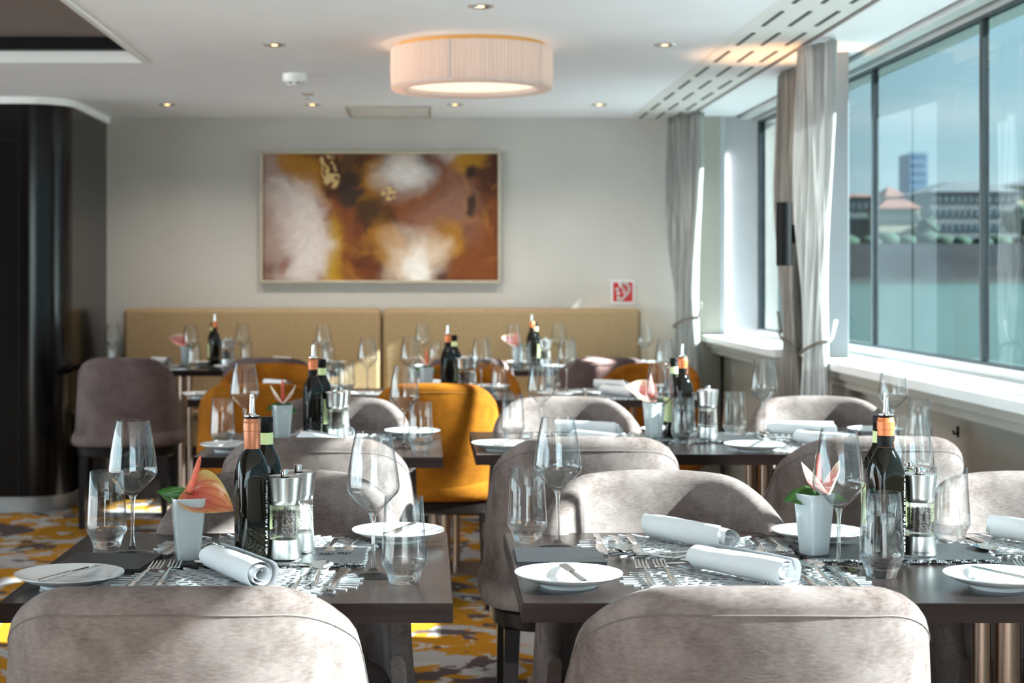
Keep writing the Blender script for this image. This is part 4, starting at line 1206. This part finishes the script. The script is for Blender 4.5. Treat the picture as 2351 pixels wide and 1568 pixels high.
def cruets(bx, by, where, oil='oil', vase=None, bottle=None, vin=None, pep=None, salt=None, flower='side', brot=0, bi=0, vrot=.3, text=False, frot=.35):
    inst(S['board'][bi], (bx, by, TZ), R(brot), 'dark slate serving board with rough edge on the ' + where, 'slate board', 'slate boards')
    z = TZ + .008
    flower_pot((vase[0], vase[1], z), frot, 'pale glazed pot with an anthurium on the ' + where, flower)
    inst(S[oil], (bottle[0], bottle[1], z), R(20), 'dark oil bottle with copper foil and pourer on the ' + where, 'bottle', 'oil bottles')
    inst(S['vin'], (vin[0], vin[1], z), R(12), 'dark vinegar bottle with black cap and lime label on the ' + where, 'bottle', 'vinegar bottles')
    inst(S['pept' if text else 'pep'], (pep[0], pep[1], z), 0, 'steel and acrylic pepper mill on the ' + where, 'pepper mill', 'pepper mills')
    inst(S['salt'], (salt[0], salt[1], z), 0, 'steel and acrylic salt mill behind the pepper mill on the ' + where, 'salt mill', 'salt mills')

# nearest left table
A1, A2, A3, A4 = 'nearest left table', 'nearest window table', 'second-row left table', 'second-row window table'
setting(-.306, 2.69, False, 'near seat of the ' + A1, plate_at=(-.573, 2.655), wine_at=(-.089, 2.742), tumb_at=(-.037, 2.682), idx=0, nap_deg=30, bk=-24)
setting(-.295, 3.04, True, 'far seat of the ' + A1, plate_at=(-.054, 3.115), wine_at=(-.527, 2.965), tumb_at=(-.586, 3.03), idx=1, nap_deg=28)
inst(S['menu'], (-.553, 2.863, TZ), R(-6), 'square black leather menu card on the ' + A1, 'menu card', 'menu cards')
cruets(-.270, 2.905, A1, 'oil', (-.413, 2.862), (-.302, 2.860), (-.2855, 2.935), (-.246, 2.862), (-.228, 2.935), flower='side', frot=.30)
# nearest window table
setting(.52, 2.70, False, 'near left seat of the ' + A2, plate_at=(.228, 2.660), wine_at=(.697, 2.80), tumb_at=(.752, 2.738), idx=1, nap_deg=36, bk=9)
setting(.48, 3.045, True, 'far left seat of the ' + A2, plate_at=(.735, 3.105), wine_at=(.240, 3.035), tumb_at=(.188, 3.095), idx=0, nap_deg=33)
setting(1.165, 2.70, False, 'near right seat of the ' + A2, plate_at=(.915, 2.645), idx=1, nap_deg=36, bk=25)
setting(1.125, 3.045, True, 'far right seat of the ' + A2, plate_at=(1.37, 3.09), wine_at=(.893, 3.06), tumb_at=(.98, 3.10), idx=2, nap_deg=33)
inst(S['menu'], (.234, 2.925, TZ), R(-1), 'square black menu card on the ' + A2, 'menu card', 'menu cards')
cruets(.828, 2.945, A2, 'oil2', (.682, 2.915), (.800, 2.885), (.812, 2.965), (.862, 2.90), (.872, 2.985), flower='cup', bi=1, text=True, frot=.5)
# second row, left
setting(-.300, 4.74, False, 'near seat of the ' + A3, plate_at=(-.56, 4.72), wine_at=(-.065, 4.80), tumb_at=(-.018, 4.73), idx=2)
setting(-.300, 5.10, True, 'far seat of the ' + A3, plate_at=(-.045, 5.14), wine_at=(-.545, 4.95), tumb_at=(-.602, 4.88), idx=0)
inst(S['menu'], (-.565, 5.0, TZ), R(3), 'dark menu card on the ' + A3, 'menu card', 'menu cards')
cruets(-.30, 4.97, A3, 'oil2', (-.432, 4.94), (-.340, 4.95), (-.318, 5.02), (-.274, 4.95), (-.262, 5.02), flower='v')
# second row, window
setting(.50, 4.80, False, 'near left seat of the ' + A4, plate_at=(.215, 4.75), wine_at=(.70, 4.97), tumb_at=(.76, 4.90), idx=0)
setting(.50, 5.15, True, 'far left seat of the ' + A4, plate_at=(.76, 5.20), wine_at=(.352, 5.10), tumb_at=(.262, 5.06), idx=1, nap_deg=60)
setting(1.16, 4.80, False, 'near right seat of the ' + A4, plate_at=(.935, 4.72), wine_at=(1.38, 4.90), tumb_at=(1.44, 4.84), idx=1)
setting(1.16, 5.15, True, 'far right seat of the ' + A4, plate_at=(1.41, 5.20), wine_at=(1.052, 5.17), tumb_at=(.955, 5.14), idx=2, nap_deg=66)
inst(S['menu'], (.23, 4.92, TZ), R(0), 'dark menu card on the ' + A4, 'menu card', 'menu cards')
cruets(.85, 5.03, A4, 'oil2', (.69, 5.03), (.778, 5.03), (.760, 5.09), (.846, 5.0), (.862, 5.07), flower='left', bi=1)
# third row
B1 = 'table among the mustard chairs'
setting(-.66, 6.86, False, 'near left seat of the ' + B1, full=False, idx=0)
setting(.03, 6.86, False, 'near right seat of the ' + B1, full=False, wine_at=(.23, 7.0), tumb_at=(.305, 6.94), idx=1)
setting(-.66, 7.24, True, 'far left seat of the ' + B1, full=False, wine_at=(-.255, 7.12), tumb_at=(-.345, 7.1), idx=2, plate_at=(-.42, 7.28))
setting(.03, 7.24, True, 'far right seat of the ' + B1, full=False, wine_at=(-.07, 7.1), tumb_at=(-.045, 7.195), idx=0, plate_at=(.28, 7.28))
cruets(.08, 7.06, B1, 'oil2', (-.003, 7.03), (.090, 7.05), (.118, 7.11), (.152, 7.04), (.186, 7.11), flower='v')
B2 = 'small table near the window curtain'
setting(.80, 6.86, False, 'near seat of the ' + B2, full=False, wine_at=(1.0, 6.95), tumb_at=(1.06, 6.9), idx=1)
setting(.80, 7.22, True, 'far seat of the ' + B2, full=False, wine_at=(.60, 7.10), tumb_at=(.545, 7.17), idx=2)
inst(S['menu'], (.63, 6.98, TZ), R(5), 'dark menu card on the ' + B2, 'menu card', 'menu cards')
# banquette tables
B3, B4 = 'left banquette table', 'right banquette table'
setting(-1.50, 8.96, False, 'near left seat of the ' + B3, full=False, wine_at=(-1.29, 9.03), tumb_at=(-1.26, 8.95), idx=0)
setting(-.80, 8.96, False, 'near right seat of the ' + B3, full=False, wine_at=(-.565, 9.05), tumb_at=(-.535, 8.98), idx=1)
setting(-1.50, 9.29, True, 'wall-side left seat of the ' + B3, full=False, wine_at=(-1.755, 9.25), tumb_at=(-1.74, 9.16), idx=2)
setting(-.80, 9.29, True, 'wall-side right seat of the ' + B3, full=False, wine_at=(-1.03, 9.25), tumb_at=(-1.0, 9.16), idx=0)
cruets(-1.2, 9.12, B3, 'oil2', (-1.33, 9.12), (-1.165, 9.10), (-1.185, 9.17), (-1.105, 9.10), (-1.09, 9.17), flower='left')
setting(.27, 8.96, False, 'near left seat of the ' + B4, full=False, wine_at=(.475, 9.03), tumb_at=(.53, 8.97), idx=1)
setting(.97, 8.96, False, 'near right seat of the ' + B4, full=False, wine_at=(1.19, 9.05), tumb_at=(1.285, 9.0), idx=2)
setting(.27, 9.29, True, 'wall-side left seat of the ' + B4, full=False, wine_at=(-.025, 9.26), tumb_at=(.045, 9.18), idx=0)
setting(.97, 9.29, True, 'wall-side right seat of the ' + B4, full=False, wine_at=(.735, 9.24), tumb_at=(.805, 9.32), idx=1)
cruets(.60, 9.12, B4, 'oil2', (.50, 9.12), (.578, 9.10), (.602, 9.17), (.645, 9.10), (.66, 9.17), flower='left')
